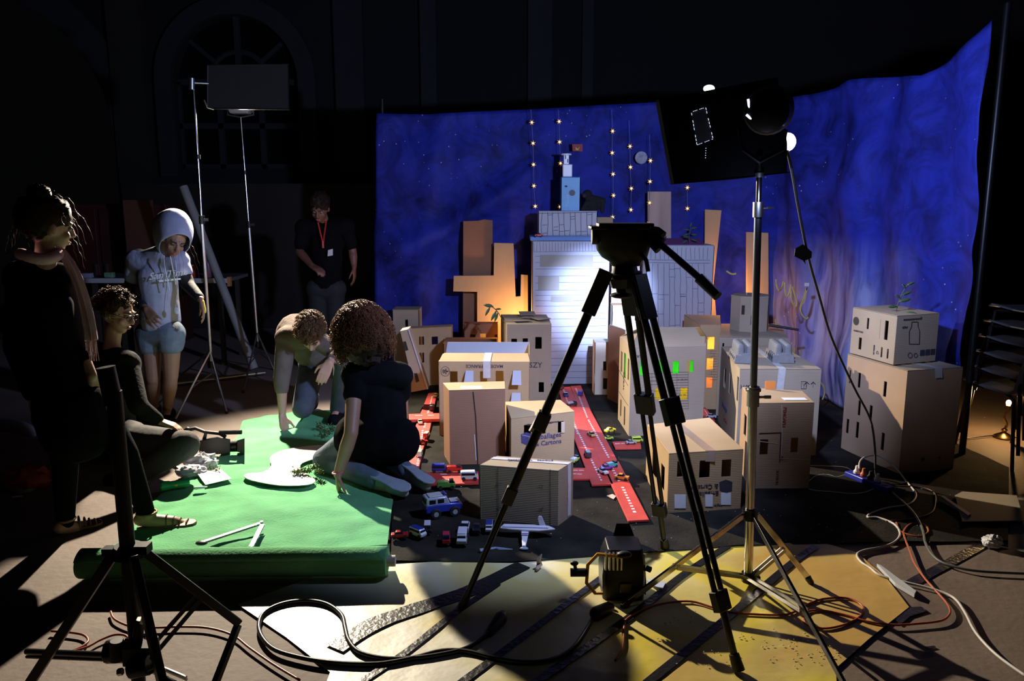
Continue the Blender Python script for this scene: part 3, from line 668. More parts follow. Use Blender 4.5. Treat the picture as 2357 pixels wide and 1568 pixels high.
for ax,zz in ((-.085,.62),(.105,.62),(-.02,.35)):
    yy=-math.sqrt(.140**2-ax**2)*1.02
    MB().box(kc+V((ax,yy,hk*zz)),(.022,.006,.07),Matrix.Rotation(math.asin(ax/.14)*.9,3,'Z')).build('slit_window',BLACKP,kp,smooth=0)
MB().cyl(kc+V((-.03,0,hk)),kc+V((-.03,0,hk+.015)),.01).build('small_finial',STEEL,kp)
cn=MB().cyl(kc+V((.12,-.10,.05)),kc+V((.33,-.16,.022)),.011,.008).build('toy_cannon_tube',BLACKP); tag(cn,'thin black toy tube leaning from the keep onto the box edge','toy')
# --- B15 HAUT box
h0=G(1693,1052); h1=G(1881,1076); h3=G(1648,977); h0=V((h0.x,h0.y,0)); h1=V((h1.x,h0.y-.02,0))
h1=V((A(1884,950,h0.y).x,h0.y,0))
hb=cbox('cardboard_box','large cardboard box with HAUT print and arrows, carrying two pulp castles',[h0,h1,V((h1.x+.02,5.66,0)),V((h3.x+.02,5.6,0))],A(1693,851,h0.y).z,m=CBg,
 holes={'L':[('uv',.90,.62,.97,.9),('uv',.52,.58,.60,.84),('uv',.22,.56,.32,.8)]},topm=CBg)
ftext(hb,'F','HAUT',1722,891,10,INK); ftext(hb,'F','↑↑',1864,886,13,INK); fline(hb,'F',[[(1844,878),(1855,878),(1855,895),(1844,895),(1844,878)],[(1847,881),(1850,888),(1853,881)],[(1850,888),(1850,893)]],INK,.002,'printed_symbol')
ftext(hb,'L','Emballages',1668,935,13,INKB); ftext(hb,'L','Cartons',1670,965,11,INKR)
T=hb.T; mid0=T[0].lerp(T[1],.52); mid1=T[3].lerp(T[2],.52)
strip(hb,'tape_strip',[(mid1+V((0,0,.007)),V((1,0,0))),(mid0+V((0,0,.007)),V((1,0,0))),(mid0+V((-.01,-.004,-.14)),V((1,0,0)))],.045,TAPE)
PULP=mat('grey_moulded_pulp',(.19,.185,.18),.95,0,.1,30,.4,120)
def castle(c,rz,label):
    o=empty('pulp_castle',c,label,'toy castle','moulded pulp castles on the large box'); o.rotation_euler=(0,0,rz)
    WO[o.name]=V((0,0,0))
    m=MB(); 
    m.loft([[(x*k,y*k2,z) for x,y in ((-.07,-.13),(.07,-.13),(.07,.13),(-.07,.13))] for z,k,k2 in ((0,1,1),(.055,.9,.95),(.055,.75,.9),(.065,.7,.85))])
    m.build('pulp_base',PULP,o,bevel=.006)
    for i in range(5):
        for s_ in (-1,1):
            y=-.095+.047*i; m=MB(); m.loft([[(s_*.03+r*math.cos(a)*1.1,y+r*.9*math.sin(a),z) for a in [2*math.pi*k/8 for k in range(8)]] for z,r in ((.05,.024),(.09,.022),(.118,.018),(.122,.008))]); m.build('pulp_turret',PULP,o,smooth=60)
    for i in range(4):
        y=-.09+.055*i; MB().cyl((-.0685,y,.028),(-.0655,y,.028),.011,n=10).build('arch_opening',BLACKP,o)
    for ch in o.children: ch.location=ch.location
    return o
castle(T[0].lerp(T[1],.13).lerp(T[3].lerp(T[2],.13),.36)+V((0,0,.006)),-.12,'left of the two grey moulded pulp castles, standing near the green lit corner')
castle(T[0].lerp(T[1],.64).lerp(T[3].lerp(T[2],.64),.36)+V((0,0,.006)),-.12,'right of the two grey moulded pulp castles, beside the tape on the box')
# --- B16 brown box with red print
b0=G(1725,1130); b1=G(1861,1128)
bb=cbox('cardboard_box','patched brown cardboard box with vertical red print behind the chrome lamp pole',[b0,b1,V((A(1846,914,4.52).x,4.52,0)),V((A(1707,914,4.62).x,4.62,0))],.50,m=CBm,topm=CBo,
 holes={'F':[(1748,1012,1769,1047),(1819,1008,1838,1042)],'L':[('uv',.3,.5,.5,.75)]})
ftext(bb,'F','PENGAPLI',1805,960,8,INKR,rot=-90); ftext(bb,'F','HOLLOC',1789,1098,7,INKR,rot=90); ftext(bb,'F','RE',1798,1055,8,INKR,rot=-90)
fline(bb,'F',[[(1799,932),(1800,1000),(1797,1056)],[(1797,1056),(1863,1058)],[(1748,1016),(1790,1021)]],mat('pale_card_edge',(.6,.5,.4),.8),.003,'flap_edge')
fline(bb,'F',[[(1747,998),(1798,996)],[(1797,998),(1794,1064)]],BLACKP,.005,'open_seam')
T=bb.T; c=T[0].lerp(T[1],.66).lerp(T[2],.2)+V((0,0,.006))
MB().box(c+V((.0,.02,.0015)),(.13,.055,.001)).build('address_label',WHITEP,bb.o)
MB().box(T[3].lerp(T[2],.45)+V((0,-.02,.03)),(.06,.004,.05)).build('orange_tab',mat('orange_card',(.7,.22,.04),.7),bb.o,smooth=0)
# --- B14 low box with upside-down logo
c0=G(1535,1187); c1=G(1704,1175); c3=G(1486,1105)
b=cbox('cardboard_box','low cardboard box with upside down lettering and brown tape, behind the tripod legs',[c0,c1,c1+(c3-c0)*1.15,c3],A(1535,1046,c0.y).z,m=CB,
 holes={'F':[(1609,1060,1635,1100),(1660,1058,1684,1098),(1558,1062,1576,1098)],'L':[('uv',.3,.3,.5,.7),('uv',.7,.3,.85,.7)]})
ftext(b,'F','Emballages',1622,1136,12,INK,rot=180); ftext(b,'F','& Cartons',1622,1120,12,INK,rot=180)
P=[fpt(b,'F',x,y) for x,y in ((1655,1110),(1670,1104),(1685,1109),(1684,1128),(1672,1136),(1656,1127))]; MB().slab(P,b.F['F'][3]*.001).build('cube_logo',INK,b.o,smooth=0)
frect(b,'F',(1552,1138,1578,1170),WHITEP); frect(b,'F',(1623,1138,1640,1166),WHITEP); frect(b,'F',(1659,1134,1682,1162),WHITEP)
ftext(b,'F','fragile LF',1648,1163,6,INK,rot=180)
T=b.T; m0=T[0].lerp(T[1],.55); m1=T[3].lerp(T[2],.42)
strip(b,'tape_strip',[(m1+V((0,0,.007)),V((1,0,0))),(m0+V((0,0,.007)),V((1,0,0))),(m0+V((0,-.004,-.05)),V((1,0,0)))],.05,mat('brown_tape',(.30,.22,.16),.3,0,.1,20))
# --- B17 large right box and B18 on top
q0=G(1935,1035); q1=G(2068,1096); q2=G(2193,1083)
b17=cbox('cardboard_box','largest brown cardboard box at the right with eight black windows',[q0,q1,q2,q0+q2-q1],.63,m=mat('cardboard_warm',(.40,.27,.17),.85,0,.1,4,spec=.2),topm=CBg,
 holes={'F':[(1953,852,1959,883),(1973,858,1982,893),(2032,878,2042,914),(1973,922,1982,957),(1999,933,2009,969),(1946,964,1955,998),(1968,971,1978,1009),(2026,996,2037,1037)]})
T=b17.T; mm=T[1].lerp(T[2],.55); nn=T[0].lerp(T[3],.4); sd=(T[2]-T[1]).normalized()
strip(b17,'tape_strip',[(nn.lerp(mm,.4)+V((0,0,.007)),sd),(mm+V((0,0,.007)),sd),(mm+V((.006,-.004,-.05)),sd)],.05,TAPE)
ftext(b17,'R','↑',2162,1056,9,INK); ftext(b17,'R','■',2124,1058,8,INK)
Y=4.75; z0=b17.z+.014
r1=G(2056,840,z0); r0=G(1957,822,z0); r2=G(2156,831,z0)
r0=V((A(1957,800,r1.y+.38).x,r1.y+.38,0)); r2=V((A(2155,800,r1.y+.12).x,r1.y+.12,0)); r1=V((r1.x,r1.y,0))
b18=cbox('cardboard_box','pale cardboard box with round and slit windows on top of the large brown box',[r0,r1,r2,r0+r2-r1],A(2056,729,r1.y).z-z0,z0=z0,m=CBg,
 holes={'F':[(1994,732,2001,758),(2024,735,2027,781),(2034,738,2046,783),(1975,777,1984,805),(2009,794,2014,817),(2026,799,2032,823),(2040,803,2046,826)]})
p=fpt(b18,'F',1971,739,.002); MB().cyl(p,p+b18.F['F'][3]*.001,.026,n=20).build('round_window',BLACKP,b18.o,smooth=0)
fline(b18,'R',[[(2098,741),(2112,741),(2112,752),(2116,762),(2115,792),(2092,792),(2092,762),(2097,752),(2098,741)]],INK,.003,'printed_bottle')
ftext(b18,'R','GTIN',2082,754,5,INK); ftext(b18,'R','FABRIQUE EN FRANCE',2100,735,4,INK); ftext(b18,'R','■■■',2134,812,13,INK)
fline(b18,'R',[[(2094+5*math.cos(a),818+6*math.sin(a)) for a in [2*math.pi*i/10 for i in range(11)]],[(2107+4*math.cos(a),818+5*math.sin(a)) for a in [2*math.pi*i/10 for i in range(11)]]],INK,.003,'printed_symbol')
ftext(b18,'F','ALIMENTAIRE',1976,763,4,INK); ftext(b18,'F','⌂',2020,812,8,INK)
# ================================================================ rigging: tripods, stands, lamps
def onem(name,label,cat,mb,m,group=None,**k): return tag(mb.build(name,m,**k),label,cat,group)
SPLIT={'leg_bracket','lower_tube','brace_strut','pole_collar','chrome_bolt','wing_knob','head_side_cap','mounting_plate','clamp_cluster','yoke_knob','leg_collar'}
def sub(name,mb,m,parent,**k): return split_build(mb,name,m,parent,**k) if name in SPLIT else mb.build(name,m,parent,**k)
# --- video tripod in the middle
c=V((.43,2.95,0)); tp=empty('video_tripod',c,'black video tripod with a fluid head and pan handle, in the middle foreground','tripod')
apex=A(1440,640,2.95)
hd=A(1430,560,2.95); px=1/(FPX/2.99)
def hp(x,y,Y=2.95): return A(x,y,Y)
sub('mounting_plate',MB().box(hp(1438,518),(.20,.10,.014)).box(hp(1425,524),(.215,.11,.012)),BLACKP,tp,bevel=.003)
m=MB(); prof=[]
for x0,x1,y in ((1362,1492,524),(1361,1496,540),(1370,1500,556),(1373,1495,575),(1385,1490,592),(1402,1478,602),(1408,1474,612)):
    p=hp(x0,y);q=hp(x1,y); cc=(p+q)/2; r=(q.x-p.x)/2; prof.append([cc+V((math.cos(a)*r,math.sin(a)*r*.62,0)) for a in [2*math.pi*i/20 for i in range(20)]])
sub('fluid_head',m.loft(prof),BLACKP,tp)
sub('head_side_cap',MB().cyl(hp(1362,545,2.93),hp(1374,545,2.93),.028,n=16).cyl(hp(1495,548,2.93),hp(1508,548,2.93),.026,n=16),BLACKP,tp)
sub('bubble_ring',MB().cyl(hp(1438,612),hp(1438,628),.045,.05,n=20).cyl(hp(1440,628),hp(1441,640),.062,n=20),BLACKM,tp)
sub('lock_lever',MB().tube([hp(1478,585,2.9),hp(1488,600,2.88),hp(1492,625,2.87)],.008,8),BLACKP,tp)
sub('bowl_clamp_knob',MB().cyl(hp(1428,655),hp(1430,676),.018,n=12).ell(hp(1430,680),(.043,.04,.012)),BLACKP,tp)
h0=hp(1500,545,2.92); h1=hp(1610,640,2.72); h2=hp(1652,682,2.66)
pan=sub('pan_handle',MB().cyl(h0,h1,.0125,n=12),BLACKM,tp)
sub('rubber_grip',MB().cyl(h1,h2,.020,.017,n=14),mat('dark_green_rubber',(.018,.03,.03),.45,0,.1,20),pan)
sub('handle_clamp',MB().ell(hp(1512,548,2.92),(.035,.03,.03)).cyl(hp(1500,560,2.90),hp(1515,577,2.88),.014,n=10).tube([hp(1497,527,2.93),hp(1515,530,2.9),hp(1528,540,2.88)],.012,8),BLACKP,tp)
def twinleg(top,foot,k,ww=.019,sep=.022,f1=.45,f2=.56,brace=True):
    top=V(top);foot=V(foot); d=(foot-top).normalized(); s_=d.cross(V((foot.x-c.x,foot.y-c.y,0)).normalized()); s_=s_.normalized() if s_.length>1e-3 else V((1,0,0))
    lg=sub('leg',MB().cyl(top-s_*sep,top.lerp(foot,f1)-s_*sep,.0135,n=10).cyl(top+s_*sep,top.lerp(foot,f1)+s_*sep,.0135,n=10).bar(top-s_*sep,top+s_*sep,.02,.02),BLACKM,tp)
    sub('leg_bracket',MB().bar(top.lerp(foot,f1-.05),top.lerp(foot,f1+.02),.078,.034).bar(top.lerp(foot,-.02),top.lerp(foot,.10),.066,.034),BLACKP,lg,bevel=.004)
    sub('lower_tube',MB().cyl(top.lerp(foot,f1)-s_*sep*.75,top.lerp(foot,.82)-s_*sep*.75,.010,n=8).cyl(top.lerp(foot,f1)+s_*sep*.75,top.lerp(foot,.82)+s_*sep*.75,.010,n=8),BLACKM,lg)
    sub('lower_bracket',MB().bar(top.lerp(foot,.80),top.lerp(foot,.85),.062,.034).cyl(top.lerp(foot,.85),top.lerp(foot,.955),.013,n=10),BLACKP,lg,bevel=.003)
    sub('rubber_foot',MB().cyl(top.lerp(foot,.955),foot+V((0,0,.008)),.018,.022,n=12),BLACKP,lg)
    return lg
lt=hp(1388,640,2.90); lf=G(1065,1400); lf=V((lf.x,lf.y,.01))
lg=sub('leg',MB().cyl(lt,lt.lerp(lf,.62),.018,n=12),BLACKM,tp)
sub('leg_bracket',MB().bar(lt.lerp(lf,-.02),lt.lerp(lf,.1),.046,.055).bar(lt.lerp(lf,.39),lt.lerp(lf,.44),.044,.052).bar(lt.lerp(lf,.62),lt.lerp(lf,.67),.034,.045),BLACKP,lg,bevel=.004)
q=lt.lerp(lf,.41); sub('flip_lock',MB().bar(q+V((-.012,0,.012)),q+V((-.045,-.01,-.045)),.014,.014),STEEL,lg)
sub('lower_tube',MB().cyl(lt.lerp(lf,.6),lt.lerp(lf,.96),.013,n=10),BLACKM,lg)
sub('rubber_foot',MB().cyl(lt.lerp(lf,.95),lf,.014,.02,n=10),BLACKP,lg)
rf=G(1700,1555); rf=V((rf.x,rf.y,.01)); twinleg(hp(1472,650,2.90),rf,1,f1=.36)
bf=G(1530,1268); bf=V((bf.x,bf.y,.012)); twinleg(hp(1446,650,3.0),bf,2,f1=.42)
sub('crown_casting',MB().cyl(hp(1438,640),hp(1438,662),.068,.055,n=6),BLACKP,tp)
m=MB(); ctr=V((.47,3.0,apex.z-.95))
# --- chrome lamp stand
cs=V((1.0,3.12,0)); st=empty('lamp_stand',cs,'tall chrome and black lamp stand with braced legs, right of the video tripod','stand')
Yp=3.15
def pz(y,Y=Yp): return A(1735,y,Y).z
pb=V((A(1722,1330,Yp).x,Yp,pz(1335))); ptp=V((A(1748,385,Yp).x,Yp,pz(385)))
def pp(y): t=(pz(y)-pb.z)/(ptp.z-pb.z); return pb.lerp(ptp,t)
sub('pole',MB().cyl(pb,pp(930),.0185,n=16),CHROME,st)
sub('upper_pole',MB().cyl(pp(930),pp(490),.0145,n=16),mat('blued_steel',(.30,.34,.42),.32,1,.1,20),st)
sub('top_pole',MB().cyl(pp(500),pp(360),.011,n=14),CHROME,st)
sub('pole_collar',MB().cyl(pp(935),pp(890),.025,n=18).cyl(pp(900),pp(895),.031,n=18).cyl(pp(500),pp(465),.021,n=16).cyl(pp(408),pp(398),.017,n=14),STEEL,st)
q=pp(915); sub('wing_knob',MB().cyl(q,q+V((.045,-.01,.004)),.006,n=8).box(q+V((.055,-.01,.004)),(.03,.006,.014)),STEEL,st,bevel=.002)
q=pp(482); sub('wing_knob',MB().cyl(q,q+V((.035,-.01,.004)),.005,n=8).box(q+V((.042,-.01,.006)),(.03,.005,.008)),BLACKP,st)
jt=pp(1183); sub('leg_collar',MB().cyl(pp(1195),pp(1172),.032,n=12),BLACKM,st)
hub=pp(1325); sub('brace_collar',MB().cyl(pp(1340),pp(1318),.028,n=12).box(hub+V((.03,-.01,-.005)),(.03,.03,.02)),BLACKM,st)
feet=[G(1432,1403),V((A(1868,1347,3.126).x,3.126,0)),V((1.10,2.34,0))]
for i,ft in enumerate(feet):
    ft=V((ft.x,ft.y,.014)); d=(ft-jt); out=V((d.x,d.y,0)).normalized(); tp0=jt+out*.03
    lg=sub('leg',MB().bar(tp0,ft,.011,.024),CHROME if i<2 else BLACKM,st,bevel=.002)  # front leg given black metal to stand in for its backlit shade
    sub('rubber_tip',MB().cyl(ft+(tp0-ft).normalized()*.03,ft+V((0,0,-.006)),.015,.012,n=10),BLACKP,lg)
    mid=tp0.lerp(ft,.58 if i!=1 else .5); s_=out.cross(V((0,0,1)))*.016
    sub('brace_strut',MB().bar(hub+s_+out*.02,mid+s_,.004,.014).bar(hub-s_+out*.02,mid-s_,.004,.014),STEEL,st)
# --- daylight lamp head in its black wrap
lh=empty('daylight_lamp',A(1748,385,3.12),'black boxed daylight lamp with light leaking round its edges, on the chrome stand','lamp')
Y=3.16; D=V((.015,.2,-.02))
P=[A(x,y,Y) for x,y in ((1517,232),(1700,195),(1790,180),(1801,250),(1812,330),(1812,398),(1700,412),(1552,424),(1535,330))]
FOIL=mat('black_foil',(.004,.004,.0045),.75,0,.2,8,.3,14,spec=0)
sub('front_shroud',MB().slab(P,(0,.012,0)),FOIL,lh,smooth=0)
top=[A(1517,232,Y),A(1790,180,Y)]; 
sub('shroud_flap',MB().slab([top[0],top[1],top[1]+V((-.0,.07,.005)),top[0]+V((0,.07,.005))],(0,0,.004)),FOIL,lh,smooth=0)
sub('side_flap',MB().slab([A(1517,232,Y),A(1552,424,Y),A(1552,424,Y)+V((0,.07,0)),A(1517,232,Y)+V((-.0,.07,0))],(.004,0,0)),FOIL,lh,smooth=0)
sub('side_flap',MB().slab([A(1552,424,Y),A(1818,398,Y),A(1818,398,Y)+V((0,.07,0)),A(1552,424,Y)+V((-.0,.07,0))],(0,0,.004)),FOIL,lh,smooth=0)
hc=A(1768,255,Y-.13); hn=A(1772,250,Y)
sub('lamp_housing',MB().lathe([(.05,-.05),(.075,-.035),(.082,0),(.082,.13)],hc,(hn-hc),24),BLACKM,lh)
m=MB()
for i in range(7): p=hc.lerp(hn,.15+.12*i); m.lathe([(.083,0),(.090,.002),(.090,.006),(.083,.008)],p,(hn-hc),24)
sub('cooling_fins',m,mat('grey_metal',(.30,.32,.36),.3,1,.1,20),lh)
sub('yoke',MB().tube([A(1700,290,3.08),A(1712,345,3.06),A(1748,372,3.06),A(1800,345,3.06),A(1808,300,3.08)],.009,8),BLACKM,lh)
LM=mat('edge_leak_glow',(.9,.92,1),.3,0,.02,5,emit=(.66,.72,1),es=6)
sub('edge_leak',MB().ell(A(1812,327,Y+.05),(.034,.03,.036)),LM,lh)
sub('edge_leak',MB().ell(A(1632,204,Y+.05),(.022,.02,.014)),LM,lh)  # glowing blob stands in for light leaking over the shroud top
GL=mat('vent_glow',(.9,.92,1),.3,0,.02,5,emit=(.66,.74,1),es=2.2)
for q in ([(1722,228),(1724,244),(1730,256)],[(1718,264),(1727,272),(1742,277),(1755,277)],[(1733,260),(1741,265)],[(1762,275),(1772,272)]):
    sub('vent_glow_slit',MB().tube([A(x,y,3.015) for x,y in q],.0045,6),GL,lh)
# bright seam of the vent panel
vp=[A(x,y,Y-.004) for x,y in ((1591,258),(1624,247),(1641,320),(1604,334))]
sub('vent_panel',MB().slab(vp,(0,.003,0)),mat('grey_vent',(.03,.03,.03),.6),lh,smooth=0)
m=MB()
for a,b_ in zip(vp,vp[1:]+vp[:1]):
    n=9
    for i in range(n):
        if (i*7+int(a.x*100))%4==0: continue
        m.bar(a.lerp(b_,(i+.1)/n)+V((0,-.002,0)),a.lerp(b_,(i+.75)/n)+V((0,-.002,0)),.0018,.0015)
for i in range(5): m.ell(vp[3]+V((.035,-.002,-.012-.009*i)),.0016,nu=6,nv=4)
sub('light_leak_seam',m,mat('leak_glow',(.9,.92,1),.3,0,.02,5,emit=(.66,.74,1),es=1.3),lh,smooth=0)
# --- left far stands
def cstand(base,top,label,feet,m=STEEL,r=.011):
    o=empty('lighting_stand',base,label,'stand')
    b0=V((base[0],base[1],.30)); top=V(top)
    sub('pole',MB().cyl(b0,b0.lerp(top,.55),r*1.3,n=10),m,o); sub('upper_pole',MB().cyl(b0.lerp(top,.5),top,r*.85,n=10),CHROME,o)
    sub('pole_collar',MB().cyl(b0.lerp(top,.53),b0.lerp(top,.56),r*2,n=12).cyl(b0.lerp(top,.76),b0.lerp(top,.775),r*1.7,n=12).cyl(b0,b0+V((0,0,.05)),r*2.4,n=12),BLACKM,o)
    sub('wing_knob',MB().box(b0.lerp(top,.545)+V((.035,-.01,0)),(.035,.008,.02)),BLACKP,o)
    for f in feet:
        f=V((f[0],f[1],.012)); lg=sub('leg',MB().cyl(b0+V((0,0,.13)),f,.008,n=8),m,o); sub('rubber_tip',MB().ell(f,(.014,.014,.011)),BLACKP,lg)
        sub('brace_strut',MB().bar(b0+V((0,0,-.05)),(b0+V((0,0,.13))).lerp(f,.55),.004,.012),m,o)
    return o
s1=V((A(490,900,6.15).x,6.15,0)); cstand(s1,A(445,205,6.15),'nearer and left one of the two tall thin far stands, carrying the black flag',[G(522,952),G(400,880),V((s1.x-.1,s1.y-.5,0))])
s2=V((A(598,870,7.05).x,7.05,0)); cstand(s2,A(554,270,7.05),'farther and right one of the two tall thin stands, under the warm lamp',[G(560,905),G(632,800) if 0 else V((s2.x+.28,s2.y-.3,0)),V((s2.x,s2.y+.4,0))])
fo=empty('black_flag',A(445,205,6.15),'large black fabric flag clamped high on the far left stand','flag')
P=[A(x,y,6.2) for x,y in ((478,150),(664,148),(666,252),(478,250))]
sub('flag_cloth',MB().slab(P,(0,.004,0)),mat('black_flag_cloth',(.008,.008,.008),.95,0,.1,8),fo,smooth=0)
sub('flag_frame',MB().tube(P+[P[0]],.006,6),BLACKM,fo)
sub('clamp_arm',MB().cyl(A(440,190,6.15),A(480,192,6.2),.009).cyl(A(441,180,6.13),A(441,206,6.13),.022).tube([A(470,230,6.14),A(478,248,6.15),A(492,252,6.18)],.006),STEEL,fo)
wl=empty('warm_lamp',A(554,262,7.05),'lamp head with a pale tapered underside above the right far stand','lamp')
a=V(wl.location)
sub('lamp_body',MB().loft([[a+V((x*s_,y*s_,z)) for x,y in ((-.1,-.07),(.1,-.07),(.1,.07),(-.1,.07))] for z,s_ in ((0,.75),(.06,1),(.18,1),(.2,.9))]),mat('pale_grey_metal',(.30,.30,.29),.5,.3,.1,10),wl,bevel=.004)
sub('lamp_yoke',MB().tube([a+V((-.11,0,.12)),a+V((-.11,0,-.01)),a+V((0,0,-.03)),a+V((.11,0,-.01)),a+V((.11,0,.12))],.008),STEEL,wl)
sub('barn_door',MB().slab([a+V((-.1,-.075,.2)),a+V((.1,-.075,.2)),a+V((.12,-.16,.3)),a+V((-.12,-.16,.3))],(0,.002,.003)),BLACKM,wl,smooth=0)
# --- foreground left black stand with clamps
Yf=2.25
o=empty('grip_stand',(A(300,1500,Yf).x,Yf,0),'heavy black grip stand with folding legs and a clamp cluster, at the bottom left','stand')
def fp_(x,y,Y=Yf): return A(x,y,Y)
zt=fp_(262,940); zb=fp_(318,1568); 
sub('pole',MB().cyl(fp_(262,900),fp_(306,1400),.0225,n=14).cyl(fp_(306,1390),V((fp_(318,1568).x,Yf,.03)),.021,n=14),BLACKM,o)
sub('top_socket',MB().cyl(fp_(243,845),fp_(262,930),.026,n=14).cyl(fp_(250,950),fp_(278,948),.012,n=10).ell(fp_(268,968),(.022,.02,.007)),BLACKM,o)
sub('leg_collar',MB().cyl(fp_(296,1278),fp_(295,1256),.052,.04,n=14).box(fp_(262,1268),(.06,.03,.022)).box(fp_(325,1262),(.05,.04,.026)),BLACKM,o)
feet=[(fp_(262,1275),V((-1.75,2.35,.02))),(fp_(328,1262),fp_(548,1436,2.35)),(fp_(306,1285,2.2),V((fp_(415,1560,1.95).x,1.95,.02)))]
lg=sub('leg',MB().bar(fp_(262,1275),V((-1.58,2.28,.012)),.022,.030),BLACKM,o,bevel=.003)
lg=sub('leg',MB().bar(fp_(322,1262),fp_(550,1435,2.42),.022,.026),BLACKM,o,bevel=.003)
sub('lower_tube',MB().bar(fp_(548,1438,2.42),V((fp_(487,1568,2.3).x-.015,2.25,.01)),.02,.022),BLACKM,lg,bevel=.003)
lg=sub('leg',MB().bar(fp_(306,1280,2.2),V((fp_(418,1568,2.1).x,2.05,.015)),.024,.028),BLACKM,o,bevel=.003)
sub('brace_strut',MB().bar(fp_(465,1358,2.36),fp_(330,1510,2.25),.005,.013).bar(fp_(476,1366,2.36),fp_(345,1520,2.25),.005,.013),BLACKM,o)
sub('brace_strut',MB().bar(fp_(330,1520,2.2),fp_(430,1562,2.08),.005,.013).bar(fp_(320,1530,2.2),fp_(410,1575,2.08),.005,.013),STEEL,o)
m=MB().cyl(fp_(246,1500,2.2),fp_(290,1498,2.2),.035,n=12).cyl(fp_(268,1475,2.18),fp_(268,1520,2.18),.021,n=14).box(fp_(325,1500,2.2),(.085,.07,.06)).cyl(fp_(300,1540,2.15),fp_(345,1530,2.15),.03,n=12).cyl(fp_(322,1425,2.2),fp_(316,1480,2.2),.016,n=8)
sub('clamp_cluster',m,BLACKM,o,bevel=.003)
sub('chrome_bolt',MB().cyl(fp_(272,1548,2.13),fp_(282,1546,2.13),.011,n=6).cyl(fp_(348,1510,2.14),fp_(357,1514,2.14),.010,n=6).cyl(fp_(334,1468,2.16),fp_(338,1464,2.16),.008,n=6),CHROME,o)
sub('handle_lever',MB().bar(fp_(326,1435,2.17),fp_(333,1412,2.17),.012,.008),STEEL,o)
ba=empty('grip_rod',fp_(160,1508,2.3),'black metal arm pointing left from the clamp on the grip stand','arm')
sub('arm_rod',MB().cyl(fp_(62,1500,2.45),fp_(246,1508,2.22),.0105,n=10).cyl(fp_(62,1512,2.45),fp_(246,1519,2.22),.006,n=8),BLACKM,ba)
# --- lamp fixture on the floor
ft=empty('floor_spotlight',G(1435,1395),'black spotlight with a yellow yoke lying on the yellow paper','lamp')
b0=V((G(1437,1398).x,3.0,0)); Yb=2.98
def q_(x,y,Y=Yb): return A(x,y,Y)
rows=[]
for y,x0,x1,dd in ((1392,1398,1472,.07),(1385,1388,1484,.085),(1330,1387,1488,.09),(1300,1392,1488,.085),(1272,1402,1482,.07)):
    p=q_(x0,y);q=q_(x1,y); z=max(p.z,.006); cx_=(p.x+q.x)/2; r=(q.x-p.x)/2
    rows.append([V((cx_+r*a,Yb+.09+dd*b__,z)) for a,b__ in ((-1,-.8),(-.85,-1),(.85,-1),(1,-.8),(1,.8),(.85,1),(-.85,1),(-1,.8))])
sub('lamp_body',MB().loft(rows),BLACKM,ft,bevel=.004)
m=MB()
for i in range(5): m.box(q_(1394+9*i,1292,2.96),(.006,.02,.07))
sub('vent_slots',m,STEEL,ft,smooth=0)
sub('rear_window',MB().box(q_(1440,1355,2.972),(.045,.004,.04)),mat('brown_glass',(.06,.04,.03),.3),ft,bevel=.002)
YEL=mat('yellow_painted_steel',(.75,.36,.02),.4,0,.08,10)
sub('yoke',MB().tube([q_(1430,1283,2.95),q_(1414,1280,2.95),q_(1376,1276,2.97),q_(1353,1300,3.0),q_(1350,1342,3.0),q_(1370,1366,2.98),q_(1388,1366,2.97)],.0075,8),YEL,ft)
sub('yoke_knob',MB().ell(q_(1437,1277,2.94),(.03,.02,.014)).cyl(q_(1488,1308,3.0),q_(1498,1312,3.0),.012),BLACKP,ft)
sub('mount_spigot',MB().cyl(q_(1313,1318,3.0),q_(1352,1318,3.0),.017,n=12).cyl(q_(1325,1312,3.0),q_(1323,1300,3.0),.007).ell(q_(1322,1297,3.0),(.017,.012,.010)),BLACKP,ft)
sub('barn_door',MB().slab([q_(1402,1272,3.12),q_(1475,1272,3.12),q_(1449,1206,3.2),q_(1419,1206,3.2)],(0,.003,0)),FOIL,ft,smooth=0)
sub('barn_door',MB().slab([q_(1482,1275,3.1),q_(1486,1340,3.05),q_(1484,1390,3.02),q_(1478,1300,3.16)],(.003,0,0)),FOIL,ft,smooth=0)
pg=empty('power_plug_box',G(1385,1425),'black power plug coupling beside the floor spotlight','plug')
z=.028; m=MB().cap(G(1372,1412,z),G(1402,1398,z),.026,.022); sub('plug_body',m,BLACKP,pg)
# --- stacked chairs at the right, table lamp
CHM=mat('dark_chair_shell',(.10,.10,.105),.5,0,.2,5)
ch=empty('stacking_chair',(0,0,0),'x','chair','stack of dark chairs at the right edge')
# shell: curved back and seat, local frame, facing -x side on
m=MB(); rows=[]
for y,z,hw in ((-.22,.44,.20),(-.20,.455,.21),(0,.44,.215),(.17,.44,.21),(.215,.47,.205),(.235,.54,.205),(.26,.66,.20),(.275,.80,.19),(.28,.85,.16)):
    rows.append([V((x*hw,y-(abs(x)**2)*.02,z+(abs(x)**3)*.012)) for x in (-1,-.75,-.4,0,.4,.75,1)])
m.loft(rows,closed=False); m.build('seat_shell',CHM,ch,solid=.008,smooth=180,origin=(0,0,0))
for sx_ in (-1,1):
    MB().tube([V((sx_*.21,-.24,.0)),V((sx_*.19,-.19,.42)),V((sx_*.17,-.1,.432))],.011,8).build('leg',BLACKM,ch,origin=(0,0,0))
    MB().tube([V((sx_*.21,.26,.0)),V((sx_*.19,.19,.42)),V((sx_*.17,.1,.432))],.011,8).build('leg',BLACKM,ch,origin=(0,0,0))
MB().tube([V((-.17,-.1,.425)),V((.17,-.1,.425))],.008).tube([V((-.17,.1,.425)),V((.17,.1,.425))],.008).build('seat_rail',BLACKM,ch,origin=(0,0,0))
